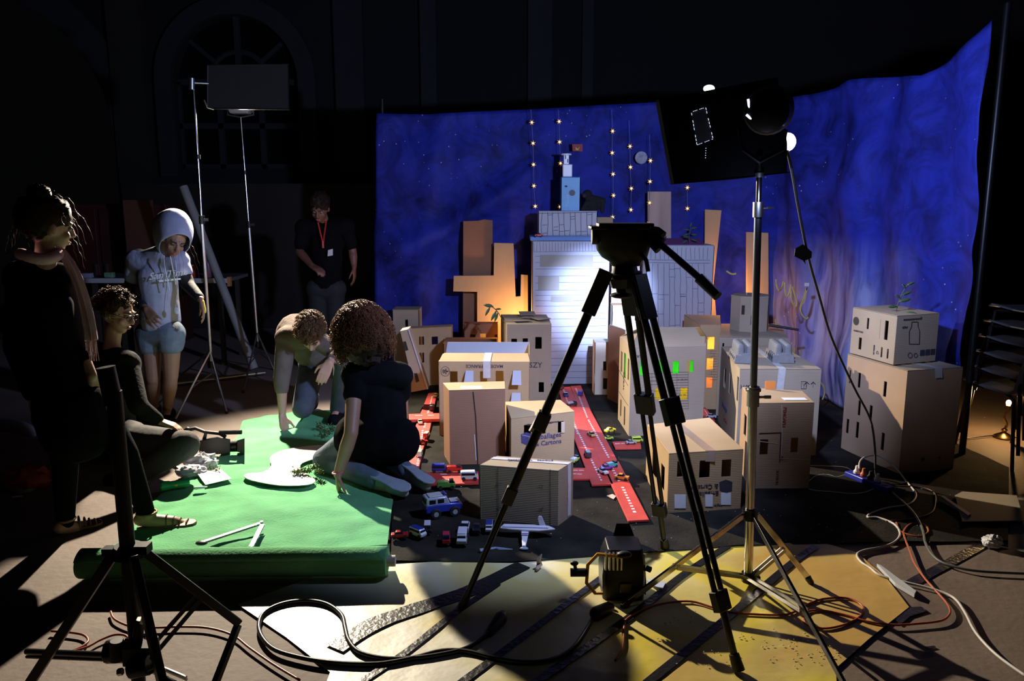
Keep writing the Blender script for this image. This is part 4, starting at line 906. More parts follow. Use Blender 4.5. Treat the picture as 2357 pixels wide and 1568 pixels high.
names=['lowest chair of the dark stack, its legs straddling the small lit table lamp','second chair from the bottom of the dark stack at the right edge','third chair from the bottom of the dark stack at the right edge','third chair from the top of the dark stack at the right edge','second chair from the top of the dark stack, right of the blue sheet','topmost dark chair of the stack, its back level with the painted sheet speckles']
bx,by=3.17,4.86
for i in range(6):
    loc=V((bx+.012*i,by-.02*i,.10*i)); 
    if i==0: ch.location=loc; ch.rotation_euler=(0,0,.15+math.pi); ch['label']=names[0]
    else: dup(ch,loc,.15+math.pi,names[i],'stack of dark chairs at the right edge')
del ch['group']; tag(ch,None,None,'stack of dark chairs at the right edge')
tl=empty('table_lamp',G(2310,1008),'small wavy stemmed table lamp glowing on the floor under the chairs','lamp')
a=V(tl.location); BR=mat('brass',(.42,.27,.12),.3,1,.1,20)
sub('lamp_base',MB().lathe([(.062,0),(.065,.008),(.055,.018),(.03,.03),(.014,.04),(.018,.05),(.02,.058),(.01,.066)],a,n=24),BR,tl)
sub('stem',MB().tube([a+V((.012*math.sin(i*.9),0,.062+.016*i)) for i in range(10)],.009,10),BR,tl)
sub('socket',MB().cyl(a+V((.008,0,.205)),a+V((.008,0,.228)),.018,n=14),BR,tl)
sub('bulb',MB().ell(a+V((.008,0,.246)),(.016,.016,.02)),mat('bulb_glow',(1,.8,.5),.3,0,.02,5,emit=(1,.62,.25),es=30),tl)
point('light_table_lamp',a+V((.008,-.0,.285)),14,(1,.58,.22),.02)
# ================================================================ people
SKIN=mat('skin',(.42,.25,.17),.5,0,.08,12,.05,60); SKIND=mat('tanned_skin',(.34,.19,.12),.5,0,.08,12,.05,60)
BLK=mat('black_jersey',(.0045,.0045,.006),.95,0,.2,10,.25,30,spec=.05)
HAIRK=mat('dark_brown_hair',(.016,.009,.006),.6,0,.3,30,spec=.15)
HAIRB=mat('curly_brown_hair',(.08,.036,.015),.5,0,.3,30,spec=.3)
EYEW=mat('eye_white',(.22,.21,.2),.3); EYED=mat('eye_iris',(.02,.012,.01),.2); LIP=mat('lips',(.35,.12,.10),.45)
def hand(m,w,d,nrm,side,curl=.35,s=1.0,spread=.0,cv=None):
    """palm and five fingers; side=+1 or -1 chooses the side the thumb leaves from"""
    w=V(w); d=V(d).normalized(); n=V(nrm); n=(n-d*n.dot(d)).normalized(); sd=d.cross(n)*side
    for i,L_ in enumerate((.072,.082,.077,.060)):
        off=(1.5-i)*.0205*s; k=w+d*.088*s*(1-.04*abs(i-1.2))+sd*off
        m.cap(w+sd*off*.55,k,.0155*s,.0115*s)
        c=curl if cv is None else cv[i]; p=k; a=c*.5; dd=(d+sd*(1.5-i)*spread).normalized()
        for j,(f,r) in enumerate(((.45,.0092),(.32,.0084),(.23,.0074))):
            v_=dd*math.cos(a)+n*math.sin(a); q=p+v_*L_*f*1.05*s; m.cap(p,q,r*s,(r-.0006)*s,n=8); p=q; a+=c
    b_=w+d*.022*s+sd*.020*s; t1=b_+(d*.62+sd*.72+n*.3)*.046*s; t2=t1+(d*.9+sd*.3+n*.35)*.032*s; t3=t2+(d*.95+n*.4)*.022*s
    m.cap(b_,t1,.0150*s,.0108*s,n=8).cap(t1,t2,.0100*s,.0090*s,n=8).cap(t2,t3,.0088*s,.0072*s,n=8)
def head(m,hc,f,u,s=1.0):
    f=V(f).normalized(); u=V(u); u=(u-f*u.dot(f)).normalized(); r=f.cross(u); M=Matrix((r,f,u)).transposed(); hc=V(hc)
    P=lambda x,y,z:hc+(r*x+f*y+u*z)*s
    m.ell(P(0,-.012,.02),(.076*s,.094*s,.098*s),M); m.ell(P(0,.03,-.035),(.058*s,.062*s,.075*s),M); m.ell(P(0,.052,-.085),(.032*s,.03*s,.026*s),M)
    m.cap(P(0,.088,.012),P(0,.108,-.026),.009*s,.013*s); m.ell(P(0,.098,-.030),(.017*s,.011*s,.010*s),M)
    for x in(-1,1):
        m.ell(P(x*.076,-.012,-.01),(.010*s,.020*s,.031*s),M); m.cap(P(x*.012,.086,.028),P(x*.045,.074,.026),.009*s,.007*s); m.ell(P(x*.036,.062,-.028),(.024*s,.02*s,.02*s),M)
    m.ell(P(0,.084,-.062),(.026*s,.012*s,.011*s),M)
    return M,P
def face_parts(o,M,P,s=1.0):
    for x in(-1,1):
        e=MB().ell(P(x*.031,.076,.006),.0110*s).build('eye',EYEW,o); MB().ell(P(x*.031,.0865,.005),.0058*s).build('iris',EYED,e)
        MB().cap(P(x*.016,.094,.028),P(x*.046,.083,.030),.0035*s,.0025*s,n=6).build('eyebrow',HAIRK,o)
    MB().ell(P(0,.095,-.058),(.021*s,.006*s,.0045*s),M).ell(P(0,.093,-.067),(.018*s,.006*s,.005*s),M).build('mouth',LIP,o)
def hairblob(P,M,s,segs,seed=0,amp=.12,fr=9):
    m=MB()
    for c,r in segs:
        rr=[k*s for k in r]; m.ell(P(*c),rr,M,28,18,fn=lambda d:1+amp*noise.noise(d*fr+V((seed,0,0)))+amp*.5*noise.noise(d*fr*2.3))
    return m
def curls(P,M,s,n,R,c0,Lr,mt,name,o,seed=1,rad=.0022,coil=.007,mask=None,drop=.55):
    """springy strands rooted on an ellipsoid scalp, as one hair part"""
    rnd=random.Random(seed); m=MB()
    for k in range(n):
        z=rnd.uniform(-.55,1); a=rnd.uniform(0,2*math.pi); q=math.sqrt(1-z*z); d=V((q*math.cos(a),q*math.sin(a),z))
        if mask and not mask(d): continue
        L_=rnd.uniform(*Lr); ph=rnd.uniform(0,6.28); turns=rnd.uniform(2.5,4.5); pts=[]; N_=16
        wd=M@d
        for i in range(N_+1):
            t=i/N_; base=P(c0[0]+d.x*R[0],c0[1]+d.y*R[1],c0[2]+d.z*R[2]); out=wd*L_*(t-.25*t*t)+V((0,0,-1))*L_*drop*t*t
            u_,w_=frame(wd); cc=coil*min(1,t*2.5)
            pts.append(base+out+(u_*math.cos(ph+t*turns*6.28)+w_*math.sin(ph+t*turns*6.28))*cc)
        m.tube(pts,[rad*(1-.6*i/N_) for i in range(N_+1)],3)
    return m.build(name,mt,o,smooth=180)
def limbs(m,J,segs,inf=0,kr=1):
    R=dict(shL=(.052,),)
    for a,b_,r1,r2,*fl_ in segs:
        m.cap(J[a],J[b_],r1*kr+inf,r2*kr+inf,fl_[0] if fl_ else None)
def body_mesh(J,fr,s=1,hw=1.0):
    """continuous nude figure; fr = the direction the chest faces"""
    m=MB(); J=dict(J); fl=(V(fr),.72)
    m.cap(J['hipL'],J['hipR'],.092*s,.092*s)
    m.cap(J['pel'],J['waist'],.118*s,.105*s,fl).cap(J['waist'],J['chest'],.108*s,.128*s,fl).cap(J['shL'],J['shR'],.060*s,.060*s)
    m.cap(J['chest'],(J['shL']+J['shR'])/2,.12*s,.075*s,fl)
    m.cap((J['shL']+J['shR'])/2,J['neck'],.062*s,.05*s).cap(J['neck'],J['skull'],.049*s,.05*s)
    for k in 'LR':
        m.cap(J['sh'+k],J['el'+k],.048*s,.038*s).cap(J['el'+k],J['el'+k].lerp(J['wr'+k],.35),.037*s,.039*s).cap(J['el'+k].lerp(J['wr'+k],.35),J['wr'+k],.038*s,.025*s)
        m.cap(J['hip'+k],J['kn'+k],.085*s,.056*s).cap(J['kn'+k],J['kn'+k].lerp(J['an'+k],.35),.052*s,.056*s).cap(J['kn'+k].lerp(J['an'+k],.35),J['an'+k],.055*s,.036*s)
        if 'to'+k in J:
            d=(J['to'+k]-J['an'+k]); h=V((d.x,d.y,0)).normalized() if abs(d.z)<.12 else d.normalized()
            m.cap(J['an'+k]-h*.03+V((0,0,-.02)),J['to'+k].lerp(J['an'+k],.35),.034*s,.034*s).cap(J['to'+k].lerp(J['an'+k],.35),J['to'+k],.034*s,.022*s)
    return m
def cloth(name,mt,o,parts,vox=.011,sm=4,label=None):
    m=MB()
    for p in parts: m.cap(*p)
    c=m.build(name,mt,o,remesh=vox,sm=sm,smooth=180)
    if label: c['label']=label
    return c
def person(base,label): return empty('person',base,label,'person')
# ---- P1 standing woman, back to us, far left
Yw=3.66
def W(x,y,dy=0): return A(x,y,Yw+dy)
J=dict(pel=W(172,905),hipL=W(140,905,-.06),hipR=W(200,905,.06),waist=W(125,800),chest=W(108,700),shL=W(52,640,-.04),shR=W(138,645,.06),neck=W(105,598),skull=W(108,560),
 elL=W(38,800,-.05),wrL=W(75,905,.05),elR=W(170,785,.04),wrR=W(212,866,-.02),knL=W(150,1062,0),anL=W(150,1200,.0),knR=W(288,1045,.02),anR=W(338,1185,0),toL=W(215,1222,.12),toR=W(430,1212,.06))
o=person((W(200,1230).x,Yw,0),'person at far left in dark coat, leggings and sandals with a pink scarf')
m=body_mesh(J,(.8,.6,0),.95); fd=V((.62,.74,-.2)); M,P=head(m,W(112,520),fd,(.25,.1,1),1.02)
hand(m,J['wrR'],V((.05,.05,-1)),V((-1,.2,0)),1,.3,.95); hand(m,J['wrL'],V((.05,.05,-1)),V((1,0,0)),-1,.3,.95)
for i in range(5): t=J['toR']+V((-.03+.004*i,.028-.014*i,-.006)); m.cap(t-V((.01,0,0)),t+V((.038-.003*abs(i-1),0,-.008)),.0095,.0085,n=8)
bd=m.build('body',SKIN,o,remesh=.0065,sm=3,smooth=180); face_parts(o,M,P,1.02)
h=hairblob(P,M,1.02,[((0,-.045,.035),(.088,.10,.105)),((0,-.02,.05),(.084,.105,.09)),((.0,-.06,.13),(.05,.05,.045))],3,.14,7).build('hair',HAIRK,o)
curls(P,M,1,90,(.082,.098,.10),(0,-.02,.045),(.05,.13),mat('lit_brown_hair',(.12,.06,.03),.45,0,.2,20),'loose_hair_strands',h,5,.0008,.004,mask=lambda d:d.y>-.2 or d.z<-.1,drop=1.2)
cloth('coat',BLK,o,[(J['shL'],J['shR'],.085,.085),(J['chest'],J['waist'],.145,.135,((.8,.6,0),.8)),(J['waist'],W(160,955),.135,.20,((.8,.6,0),.8)),(W(168,930),W(175,985),.19,.21,((.8,.6,0),.8)),(J['shL'],J['elL'],.068,.058),(J['elL'],J['wrL'],.055,.045),(J['shR'],J['elR'],.068,.056),(J['elR'],J['elR'].lerp(J['wrR'],.45),.055,.048)],.012,4)
cloth('leggings',mat('dark_leggings',(.005,.005,.006),.9,0,.2,20,.2,80,spec=.05),o,[(J['hipL'],J['knL'],.092,.062),(J['knL'],J['anL'],.062,.043),(J['hipR'],J['knR'],.092,.062),(J['knR'],J['anR'].lerp(J['knR'],.08),.062,.043)],.009,3)
SAN=mat('brown_sandal_leather',(.16,.08,.04),.45,0,.1,20)
for k,lb in (('R',1),('L',0)):
    t=J['to'+k]; a=J['an'+k]; hl=V((a.x-.05,a.y,0)); tt=V((t.x+.05,t.y,0)); d=(tt-hl); s_=V((-d.y,d.x,0)).normalized(); z=.024 if k=='R' else .004
    pts=[(0,.022),(.1,.034),(.35,.030),(.62,.042),(.82,.046),(.96,.03),(1,.006)]
    poly=[hl+d*u_+s_*v_ for u_,v_ in pts]+[hl+d*u_-s_*v_ for u_,v_ in pts[::-1]]
    for p in poly: p.z=z
    sn=empty('sandal',(hl+V((0,0,z))),None); sn.parent=o; sn.location=hl+V((0,0,z))-WO[o.name]; del WO[sn.name]; WO[sn.name]=hl+V((0,0,z))
    MB().slab(poly,(0,0,.014)).build('sole',SAN,sn,bevel=.003)
    for u_,hh in ((.5,.066),(.62,.054),(.72,.044),(.84,.034)):
        c=hl+d*u_; mm=MB().tube([c+s_*(.034*math.cos(q))+V((0,0,z+.008+(hh-.016)*math.sin(q))) for q in [math.pi*i/10 for i in range(11)]],.0042,6); mm.build('strap',SAN,sn)
    MB().tube([a+V((.045*math.cos(q),.045*math.sin(q),.01)) for q in [2*math.pi*i/16 for i in range(17)]],.006,6).build('ankle_strap',mat('beaded_strap',(.30,.20,.10),.4,.3,.4,60),sn)
SC1=mat('pink_scarf_wool',(.72,.46,.54),.85,0,.12,14,.4,90)
rows=[]
ctl=[(136,572,.02,.05),(156,600,.02,.07),(176,640,.02,.075),(192,690,.02,.08),(204,740,.01,.085),(211,785,.0,.085)]
cs_=spline([A(x,y,Yw+dy) for x,y,dy,w_ in ctl],5); 
for i,c in enumerate(cs_):
    t=i/(len(cs_)-1); w_=.022+.012*t; rows.append([c+V((math.cos(q)*w_*.75+.012*math.sin(q*5+t*3),math.sin(q)*.020+.006*math.cos(q*7),0)) for q in [2*math.pi*k/22 for k in range(22)]])
sf=MB().loft(rows).build('scarf',SC1,o,sub=1)
m=MB(); 
for i in range(14): q=cs_[-1]+V((-.03+.004*i,.0,-.0)); m.tube([q,q+V((.003*math.sin(i),0,-.05)),q+V((.006*math.sin(i*2),0,-.095))],.002,4)
m.build('scarf_fringe',SC1,sf)
m=MB(); m.tube([P(0,-.02,-.12)+V((math.cos(q)*.075,math.sin(q)*.07,-.02+.012*math.sin(q*2))) for q in [2*math.pi*i/20 for i in range(21)]],.026,10); m.build('neck_wrap',SC1,sf)
# ---- P2 man sitting on the floor with glasses
def W(x,y,Y): return A(x,y,Y)
J=dict(pel=V((W(265,1060,4.72).x,4.72,.16)),hipL=V((W(300,1060,4.6).x,4.62,.17)),hipR=V((W(240,1060,4.8).x,4.82,.17)),waist=W(258,960,4.7),chest=W(252,870,4.68),shL=W(292,838,4.55),shR=W(222,815,4.82),neck=W(258,792,4.67),skull=W(262,760,4.66),
 elL=W(318,935,4.38),wrL=W(368,970,4.42),elR=W(225,930,4.8),wrR=W(268,985,4.7),knL=W(425,1040,4.38),knR=W(360,1020,4.85),anL=V((W(318,1100,4.33).x,4.33,.055)),anR=V((W(300,1080,4.9).x,4.95,.05)),toL=V((W(250,1105,4.33).x,4.33,.03)),toR=V((W(240,1080,4.95).x,5.0,.03)))
J['knL'].z=max(J['knL'].z,.22)
o=person((J['pel'].x,4.72,0),'person with glasses sitting on the floor in dark top, reaching towards the video camera')
m=body_mesh(J,(.8,-.3,0),.95); M,P=head(m,W(270,720,4.66),(.93,-.15,-.32),(.3,0,1),1.0)
hand(m,J['wrL'],V((.9,.1,-.35)),V((0,0,-1)),1,.45,.95); hand(m,J['wrR'],V((.8,-.2,-.3)),V((0,0,-1)),-1,.4,.95)
m.build('body',SKIN,o,remesh=.0065,sm=3,smooth=180); face_parts(o,M,P)
h=hairblob(P,M,1.0,[((0,-.03,.045),(.088,.10,.095))],8,.2,6).build('hair',HAIRK,o)
curls(P,M,1,260,(.08,.10,.09),(0,-.03,.045),(.03,.06),HAIRB,'hair_curls',h,9,.0022,.008,mask=lambda d:d.y<.55 or d.z>.3,drop=.4)
g=MB()
for x in(-1,1):
    g.tube([P(x*.033+.024*math.cos(q),.102,.004+.017*math.sin(q)) for q in [2*math.pi*i/14 for i in range(15)]],.0018,5); g.tube([P(x*.057,.100,.006),P(x*.075,.05,.008),P(x*.08,-.01,.004)],.0018,5)
g.tube([P(-.009,.104,.006),P(.009,.104,.006)],.0018,5); g.build('glasses',BLACKM,o)
DS=mat('dark_grey_sweater',(.014,.014,.017),.9,0,.2,20,.4,50,spec=.15)
cloth('sweater',DS,o,[(J['shL'],J['shR'],.082,.082),(J['chest'],J['waist'],.15,.145,((.8,-.3,0),.8)),(J['waist'],J['pel'],.145,.15,((.8,-.3,0),.85)),(J['shL'],J['elL'],.07,.056),(J['elL'],J['elL'].lerp(J['wrL'],.85),.054,.040),(J['shR'],J['elR'],.07,.056),(J['elR'],J['wrR'],.054,.04)],.011,4)
cloth('trousers',mat('grey_cotton_trousers',(.045,.042,.044),.85,0,.15,12,.3,30),o,[(J['hipL'],J['hipR'],.125,.125),(J['hipL'],J['knL'],.11,.085),(J['knL'],J['anL'],.088,.055),(J['hipR'],J['knR'],.11,.08),(J['knR'],J['anR'],.08,.05)],.011,3)
cloth('shoe',BLK,o,[(J['anL'],J['toL'],.048,.034)],.01,2); cloth('shoe',BLK,o,[(J['anR'],J['toR'],.048,.034)],.01,2)
# ---- P3 standing girl in grey hoodie
Yh=5.68
def W(x,y,dy=0): return A(x,y,Yh+dy)
J=dict(pel=W(368,765),hipL=W(393,768,-.03),hipR=W(345,768,.02),waist=W(368,695),chest=W(362,635),shL=W(410,600,-.02),shR=W(318,600,.05),neck=W(375,585,-.02),skull=W(385,560,-.04),
 elL=W(432,655,-.06),wrL=W(462,688,-.22),elR=W(297,680,.08),wrR=W(338,712,-.16),knL=W(393,868,-.02),knR=W(352,872,.0),anL=V((W(384,950).x,5.70,.09)),anR=V((W(342,945).x,5.76,.09)),toL=V((W(400,965).x,5.54,.035)),toR=V((W(345,962).x,5.60,.035)))
o=person((W(368,960).x,Yh,0),'person standing in a pale grey hoodie with the hood up and denim shorts, looking down')
m=body_mesh(J,(.3,-.95,0),.93); M,P=head(m,W(402,552,-.08),(.50,-.72,-.50),(.45,-.2,.9),.96)
hand(m,J['wrL'],V((.25,-.25,-.9)),V((-.9,-.3,0)),1,.3,1.0); hand(m,J['wrR'],V((.62,-.45,-.62)),V((.3,.9,-.3)),-1,.22,1.0,.12)
m.build('body',SKIND,o,remesh=.0065,sm=3,smooth=180); face_parts(o,M,P,.96)
HOOD=mat('pale_grey_fleece',(.36,.38,.50),.9,0,.06,25,.45,16,spec=.15)
cloth('hoodie',HOOD,o,[(J['shL'],J['shR'],.082,.08),(J['chest'],J['waist'],.138,.130,((.3,-.95,0),.82)),(J['waist'],W(369,738),.132,.142,((.3,-.95,0),.85)),(J['shL'],J['shL'].lerp(J['elL'],.45),.072,.070),(J['shR'],J['shR'].lerp(J['elR'],.42),.076,.074),(J['shR'],J['chest'],.09,.1),(J['neck'],J['shR'],.07,.06)],.010,2,'pale grey hooded sweatshirt with white lettering')
# hood as an open shell around the head
m=MB(); rows=[]
Mh=M; hc=W(397,538,-.03); fw=(M@V((0,1,0))); up=(M@V((0,0,1))); rt=(M@V((1,0,0)))
ax=(fw*.86+up*-.35).normalized(); upx=(up-ax*up.dot(ax)).normalized(); rx_=ax.cross(upx)
for i,(t,r,rz_) in enumerate(((-.155,.03,.03),(-.145,.08,.085),(-.11,.118,.125),(-.05,.135,.155),(.02,.130,.162),(.08,.115,.150),(.105,.106,.142),(.112,.100,.136))):
    rows.append([hc+ax*t+rx_*(r*.92*math.cos(q))+upx*(rz_*math.sin(q)*(1.0 if math.sin(q)>0 else .92)+.01)+rx_*.004*math.sin(q*5+i) for q in [2*math.pi*k/26 for k in range(26)]])
for r_ in rows:
    pass
hd_=MB().loft(rows,cap=False); hd_.f.append(tuple(range(26))); hd_.build('hood',HOOD,o,solid=.008,sub=1,smooth=180)
st_=[W(362,592,-.18),W(366,640,-.17),W(366,690,-.155)]; MB().tube([W(377,588,-.16),W(378,610,-.175),W(384,640,-.17),W(390,668,-.165)],.004,6).tube([W(392,590,-.15),W(398,620,-.165),W(404,655,-.16)],.004,6).build('drawstring',WHITEP,o)
MB().tube([W(404,600,-.12),W(410,660,-.155),W(406,690,-.165),W(403,718,-.17)],.0022,5).ell(W(406,715,-.175),(.022,.006,.026)).build('white_pendant',WHITEPL,o)
ft_=W(385,628,-.165); xd=V((.93,.30,.12)); text('hoodie_lettering','San Time',W(386,632,-.168),xd,(-.1,.1,1),.068,WHITEP,o,shear=.4)
MB().slab([W(366,645,-.165),W(416,640,-.10),W(416,644,-.10),W(366,650,-.165)],(0,.003,0)).build('lettering_swash',WHITEP,o,smooth=0)
BS_=mat('black_sleeve',(.010,.010,.012),.85,0,.2,10,.2,40)
cloth('black_sleeve',BS_,o,[(J['shL'].lerp(J['elL'],.3),J['elL'],.056,.05),(J['elL'],J['elL'].lerp(J['wrL'],.9),.048,.034)],.009,3)
cloth('black_sleeve',BS_,o,[(J['shR'].lerp(J['elR'],.3),J['elR'],.058,.05),(J['elR'],J['elR'].lerp(J['wrR'],.8),.048,.036)],.009,3)
DEN=mat('pale_denim',(.16,.21,.27),.85,0,.15,25,.3,90)
cloth('denim_shorts',DEN,o,[(J['hipL'],J['hipR'],.104,.104),(J['hipL'],J['hipL'].lerp(J['knL'],.22),.102,.096),(J['hipR'],J['hipR'].lerp(J['knR'],.24),.102,.096)],.009,3)
cloth('shoe',BLK,o,[(J['anL']+V((0,.03,-.045)),J['toL'],.044,.036)],.009,2); cloth('shoe',BLK,o,[(J['anR']+V((0,.03,-.045)),J['toR'],.044,.036)],.009,2)
cloth('yellow_glove_tape',mat('yellow_tape',(.75,.55,.06),.5,0,.1,20),o,[(J['wrL']+V((.01,-.01,-.02)),J['wrL']+V((.028,-.028,-.085)),.030,.026,((-.9,-.3,0),.6))],.006,1)
curls(P,M,.96,60,(.076,.092,.095),(0,.0,.03),(.10,.2),HAIRB,'loose_hair_strands',o,15,.0012,.004,mask=lambda d:d.y>.3 and d.z<.3,drop=1.4)
# ---- P4 man at the back with the red lanyard
Yb_=7.3
def W(x,y,dy=0): return A(x,y,Yb_+dy)
J=dict(pel=W(752,660),hipL=W(770,665),hipR=W(732,665),waist=W(752,610),chest=W(750,560),shL=W(795,520,.03),shR=W(700,525,0),neck=W(745,508,-.02),skull=W(740,495,-.05),
 elL=W(812,580,.05),wrL=W(815,615,0),elR=W(690,580,-.02),wrR=W(718,612,-.2),knL=W(772,750),knR=W(735,750),anL=V((W(775,840).x,7.35,.09)),anR=V((W(735,840).x,7.3,.09)),toL=V((W(778,850).x,7.2,.035)),toR=V((W(730,850).x,7.12,.035)))
o=person((W(752,850).x,Yb_,0),'person in black standing at the back with a red lanyard and badge')
m=body_mesh(J,(0,-1,0),1.0); SKIND2=mat('skin_darkened_as_shade',(.16,.075,.05),.5,0,.08,12); M,P=head(m,W(736,480,-.10),(-.05,-.86,-.50),(0,-.4,.9),1.0)  # skin colour lowered to paint in the shade at the back
hand(m,J['wrL'],V((.02,-.1,-1)),V((-1,0,0)),-1,.35,1.05); hand(m,J['wrR'],V((.75,-.6,-.3)),V((.2,0,-1)),1,.5,1.05)
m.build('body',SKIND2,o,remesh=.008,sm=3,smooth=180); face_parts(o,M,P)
hairblob(P,M,1,[((0,-.025,.05),(.09,.105,.095))],12,.2,6).build('hair',HAIRK,o)
cloth('black_tshirt',BLK,o,[(J['shL'],J['shR'],.088,.088),(J['chest'],J['waist'],.155,.145,((0,-1,0),.75)),(J['waist'],J['pel'],.145,.14,((0,-1,0),.8)),(J['shL'],J['shL'].lerp(J['elL'],.7),.072,.062),(J['shR'],J['shR'].lerp(J['elR'],.7),.072,.062)],.012,3)
cloth('dark_jeans',mat('dark_jeans',(.012,.014,.02),.85,0,.2,20),o,[(J['hipL'],J['hipR'],.11,.11),(J['hipL'],J['knL'],.1,.072),(J['knL'],J['anL'],.07,.055),(J['hipR'],J['knR'],.1,.072),(J['knR'],J['anR'],.07,.055)],.012,3)
cloth('shoe',BLK,o,[(J['anL']+V((0,.03,-.045)),J['toL'],.044,.036)],.01,2); cloth('shoe',BLK,o,[(J['anR']+V((0,.03,-.045)),J['toR'],.044,.036)],.01,2)
LAN=mat('red_lanyard',(.55,.03,.02),.6,0,.1,20); Yl=-.165
MB().bar(W(731,508,-.09),W(743,560,Yl),.012,.003).bar(W(751,508,-.09),W(744,560,Yl),.012,.003).bar(W(743,555,Yl),W(744,571,Yl-.01),.016,.004).build('lanyard',LAN,o)
MB().slab([W(754,590,Yl),W(766,588,Yl),W(766,573,Yl),W(755,576,Yl)],(0,.002,0)).build('badge',mat('badge_card',(.62,.62,.7),.5,0,.1,10),o,smooth=0)
# ---- P5 crouching man reaching to the cloth
def W(x,y,Y): return A(x,y,Y)
J=dict(pel=V((W(748,850,5.95).x,5.95,.40)),hipL=V((W(775,850,5.92).x,5.92,.38)),hipR=V((W(722,850,5.95).x,5.95,.38)),waist=W(715,800,5.85),chest=W(682,765,5.65),shL=W(722,775,5.48),shR=W(660,778,5.5),neck=W(698,755,5.46),skull=W(708,752,5.42),
 elL=W(775,815,5.4),wrL=W(758,835,5.28),elR=W(648,878,5.42),wrR=W(650,957,5.38),knL=V((W(795,860,5.42).x,5.42,.48)),knR=V((W(700,930,5.55).x,5.5,.14)),anL=V((W(775,945,5.6).x,5.62,.10)),anR=V((W(720,945,5.95).x,5.98,.10)),toL=V((W(768,950,5.5).x,5.47,.055)),toR=V((W(722,950,5.95).x,5.95,.045)))
o=person((W(735,950,5.7).x,5.7,0),'person crouching in brown sweater and jeans, one hand reaching to the green cloth')
m=body_mesh(J,(.1,-.7,-.6),.97); M,P=head(m,W(716,768,5.38),(.10,-.55,-.80),(.1,-.75,.5),1.0)
hand(m,J['wrR'],V((.22,-.35,-.9)),V((.6,-.3,0)),-1,.30,1.05,cv=(.12,.6,.7,.7)); hand(m,J['wrL'],V((-.35,-.3,-.8)),V((-.2,.8,-.4)),-1,.35,1.0)
m.build('body',SKIN,o,remesh=.0065,sm=3,smooth=180); face_parts(o,M,P)
h=hairblob(P,M,1,[((0,-.03,.05),(.088,.10,.09))],21,.2,6).build('hair',HAIRB,o)
curls(P,M,1,520,(.082,.10,.09),(0,-.03,.05),(.03,.055),mat('light_brown_curls',(.12,.06,.026),.5,0,.3,20,spec=.25),'hair_curls',h,22,.0024,.009,mask=lambda d:d.z>-.2 or d.y<0,drop=.3)
SWB=mat('brown_sweater',(.13,.10,.085),.9,0,.12,16,.4,40,spec=.15)
cloth('sweater',SWB,o,[(J['shL'],J['shR'],.085,.085),(J['chest'],J['waist'],.15,.15,((.1,-.7,-.6),.85)),(J['waist'],J['pel'],.148,.14),(J['shR'],J['elR'],.075,.058),(J['elR'],J['elR'].lerp(J['wrR'],.22),.056,.050),(J['shL'],J['elL'],.075,.058),(J['elL'],J['elL'].lerp(J['wrL'],.5),.056,.048),(J['chest'],(J['shL']+J['shR'])/2,.14,.09)],.011,3)
JN=mat('blue_grey_jeans',(.05,.065,.085),.85,0,.2,14,.3,60)
cloth('jeans',JN,o,[(J['hipL'],J['hipR'],.118,.118),(J['hipL'],J['knL'],.105,.075),(J['knL'],J['anL'],.075,.055),(J['hipR'],J['knR'],.105,.075),(J['knR'],J['anR'],.075,.052)],.011,3)
cloth('shoe',BLK,o,[(J['anL']+V((0,.03,-.04)),J['toL'],.05,.04)],.01,2); cloth('shoe',BLK,o,[(J['anR'],J['toR'],.045,.036)],.01,2)
# ---- P6 kneeling woman with big curly hair
J=dict(pel=V((W(875,1085,4.42).x,4.42,.25)),hipL=V((W(835,1085,4.45).x,4.46,.24)),hipR=V((W(910,1085,4.4).x,4.40,.24)),waist=W(882,985,4.46),chest=W(876,910,4.50),shL=W(818,862,4.46),shR=W(918,865,4.48),neck=W(856,838,4.54),skull=W(850,812,4.56),
 elL=W(808,998,4.24),wrL=W(778,1092,4.20),elR=W(925,960,4.7),wrR=W(868,1010,4.85),knL=V((W(748,1085,4.5).x,4.52,.085)),knR=V((W(850,1075,4.8).x,4.86,.085)),anL=V((W(865,1120,4.2).x,4.20,.075)),anR=V((W(935,1110,4.3).x,4.32,.085)),
 toL=V((W(960,1150,4.02).x,4.03,.035)),toR=V((W(1000,1140,4.1).x,4.10,.045)))
o=person((J['pel'].x,4.4,0),'person kneeling with a great mass of curly hair, black t-shirt and jeans, seen from behind')
J0=dict(J)
for k in 'LR': J['to'+k]=J['an'+k]+(J['to'+k]-J['an'+k]).normalized()*.16
m=body_mesh(J,(-.5,.85,0),1.05)
J=J0; M,P=head(m,W(826,768,4.5),(-.45,.75,-.45),(-.1,.1,1),1.0)
hand(m,J['wrL'],V((.02,-.12,-1)),V((.9,.3,0)),1,.85,1.0); hand(m,J['wrR'],V((-.5,.3,-.5)),V((0,0,-1)),1,.4,1.0)
m.build('body',SKIND,o,remesh=.0065,sm=3,smooth=180)
h=hairblob(P,M,1,[((0,-.05,.04),(.125,.135,.125)),((0,-.08,-.08),(.14,.12,.13))],31,.2,7).build('hair',HAIRK,o)
curls(P,M,1,4200,(.125,.135,.165),(0,-.065,-.02),(.045,.09),mat('auburn_curls',(.13,.050,.020),.5,0,.35,20,spec=.25),'hair_curls',h,32,.0024,.0095,mask=lambda d:d.y<.75,drop=.45)
cloth('black_tshirt',BLK,o,[(J['shL'],J['shR'],.085,.085),(J['chest'],J['waist'],.150,.145,((-.5,.85,0),.82)),(J['waist'],J['pel'],.150,.18,((-.5,.85,0),.9)),(J['hipL'],J['hipR'],.165,.150),(J['shL'],J['shL'].lerp(J['elL'],.33),.072,.066),(J['shR'],J['shR'].lerp(J['elR'],.4),.074,.066)],.011,3)
DJ=mat('blue_jeans',(.10,.14,.20),.85,0,.2,12,.35,50)
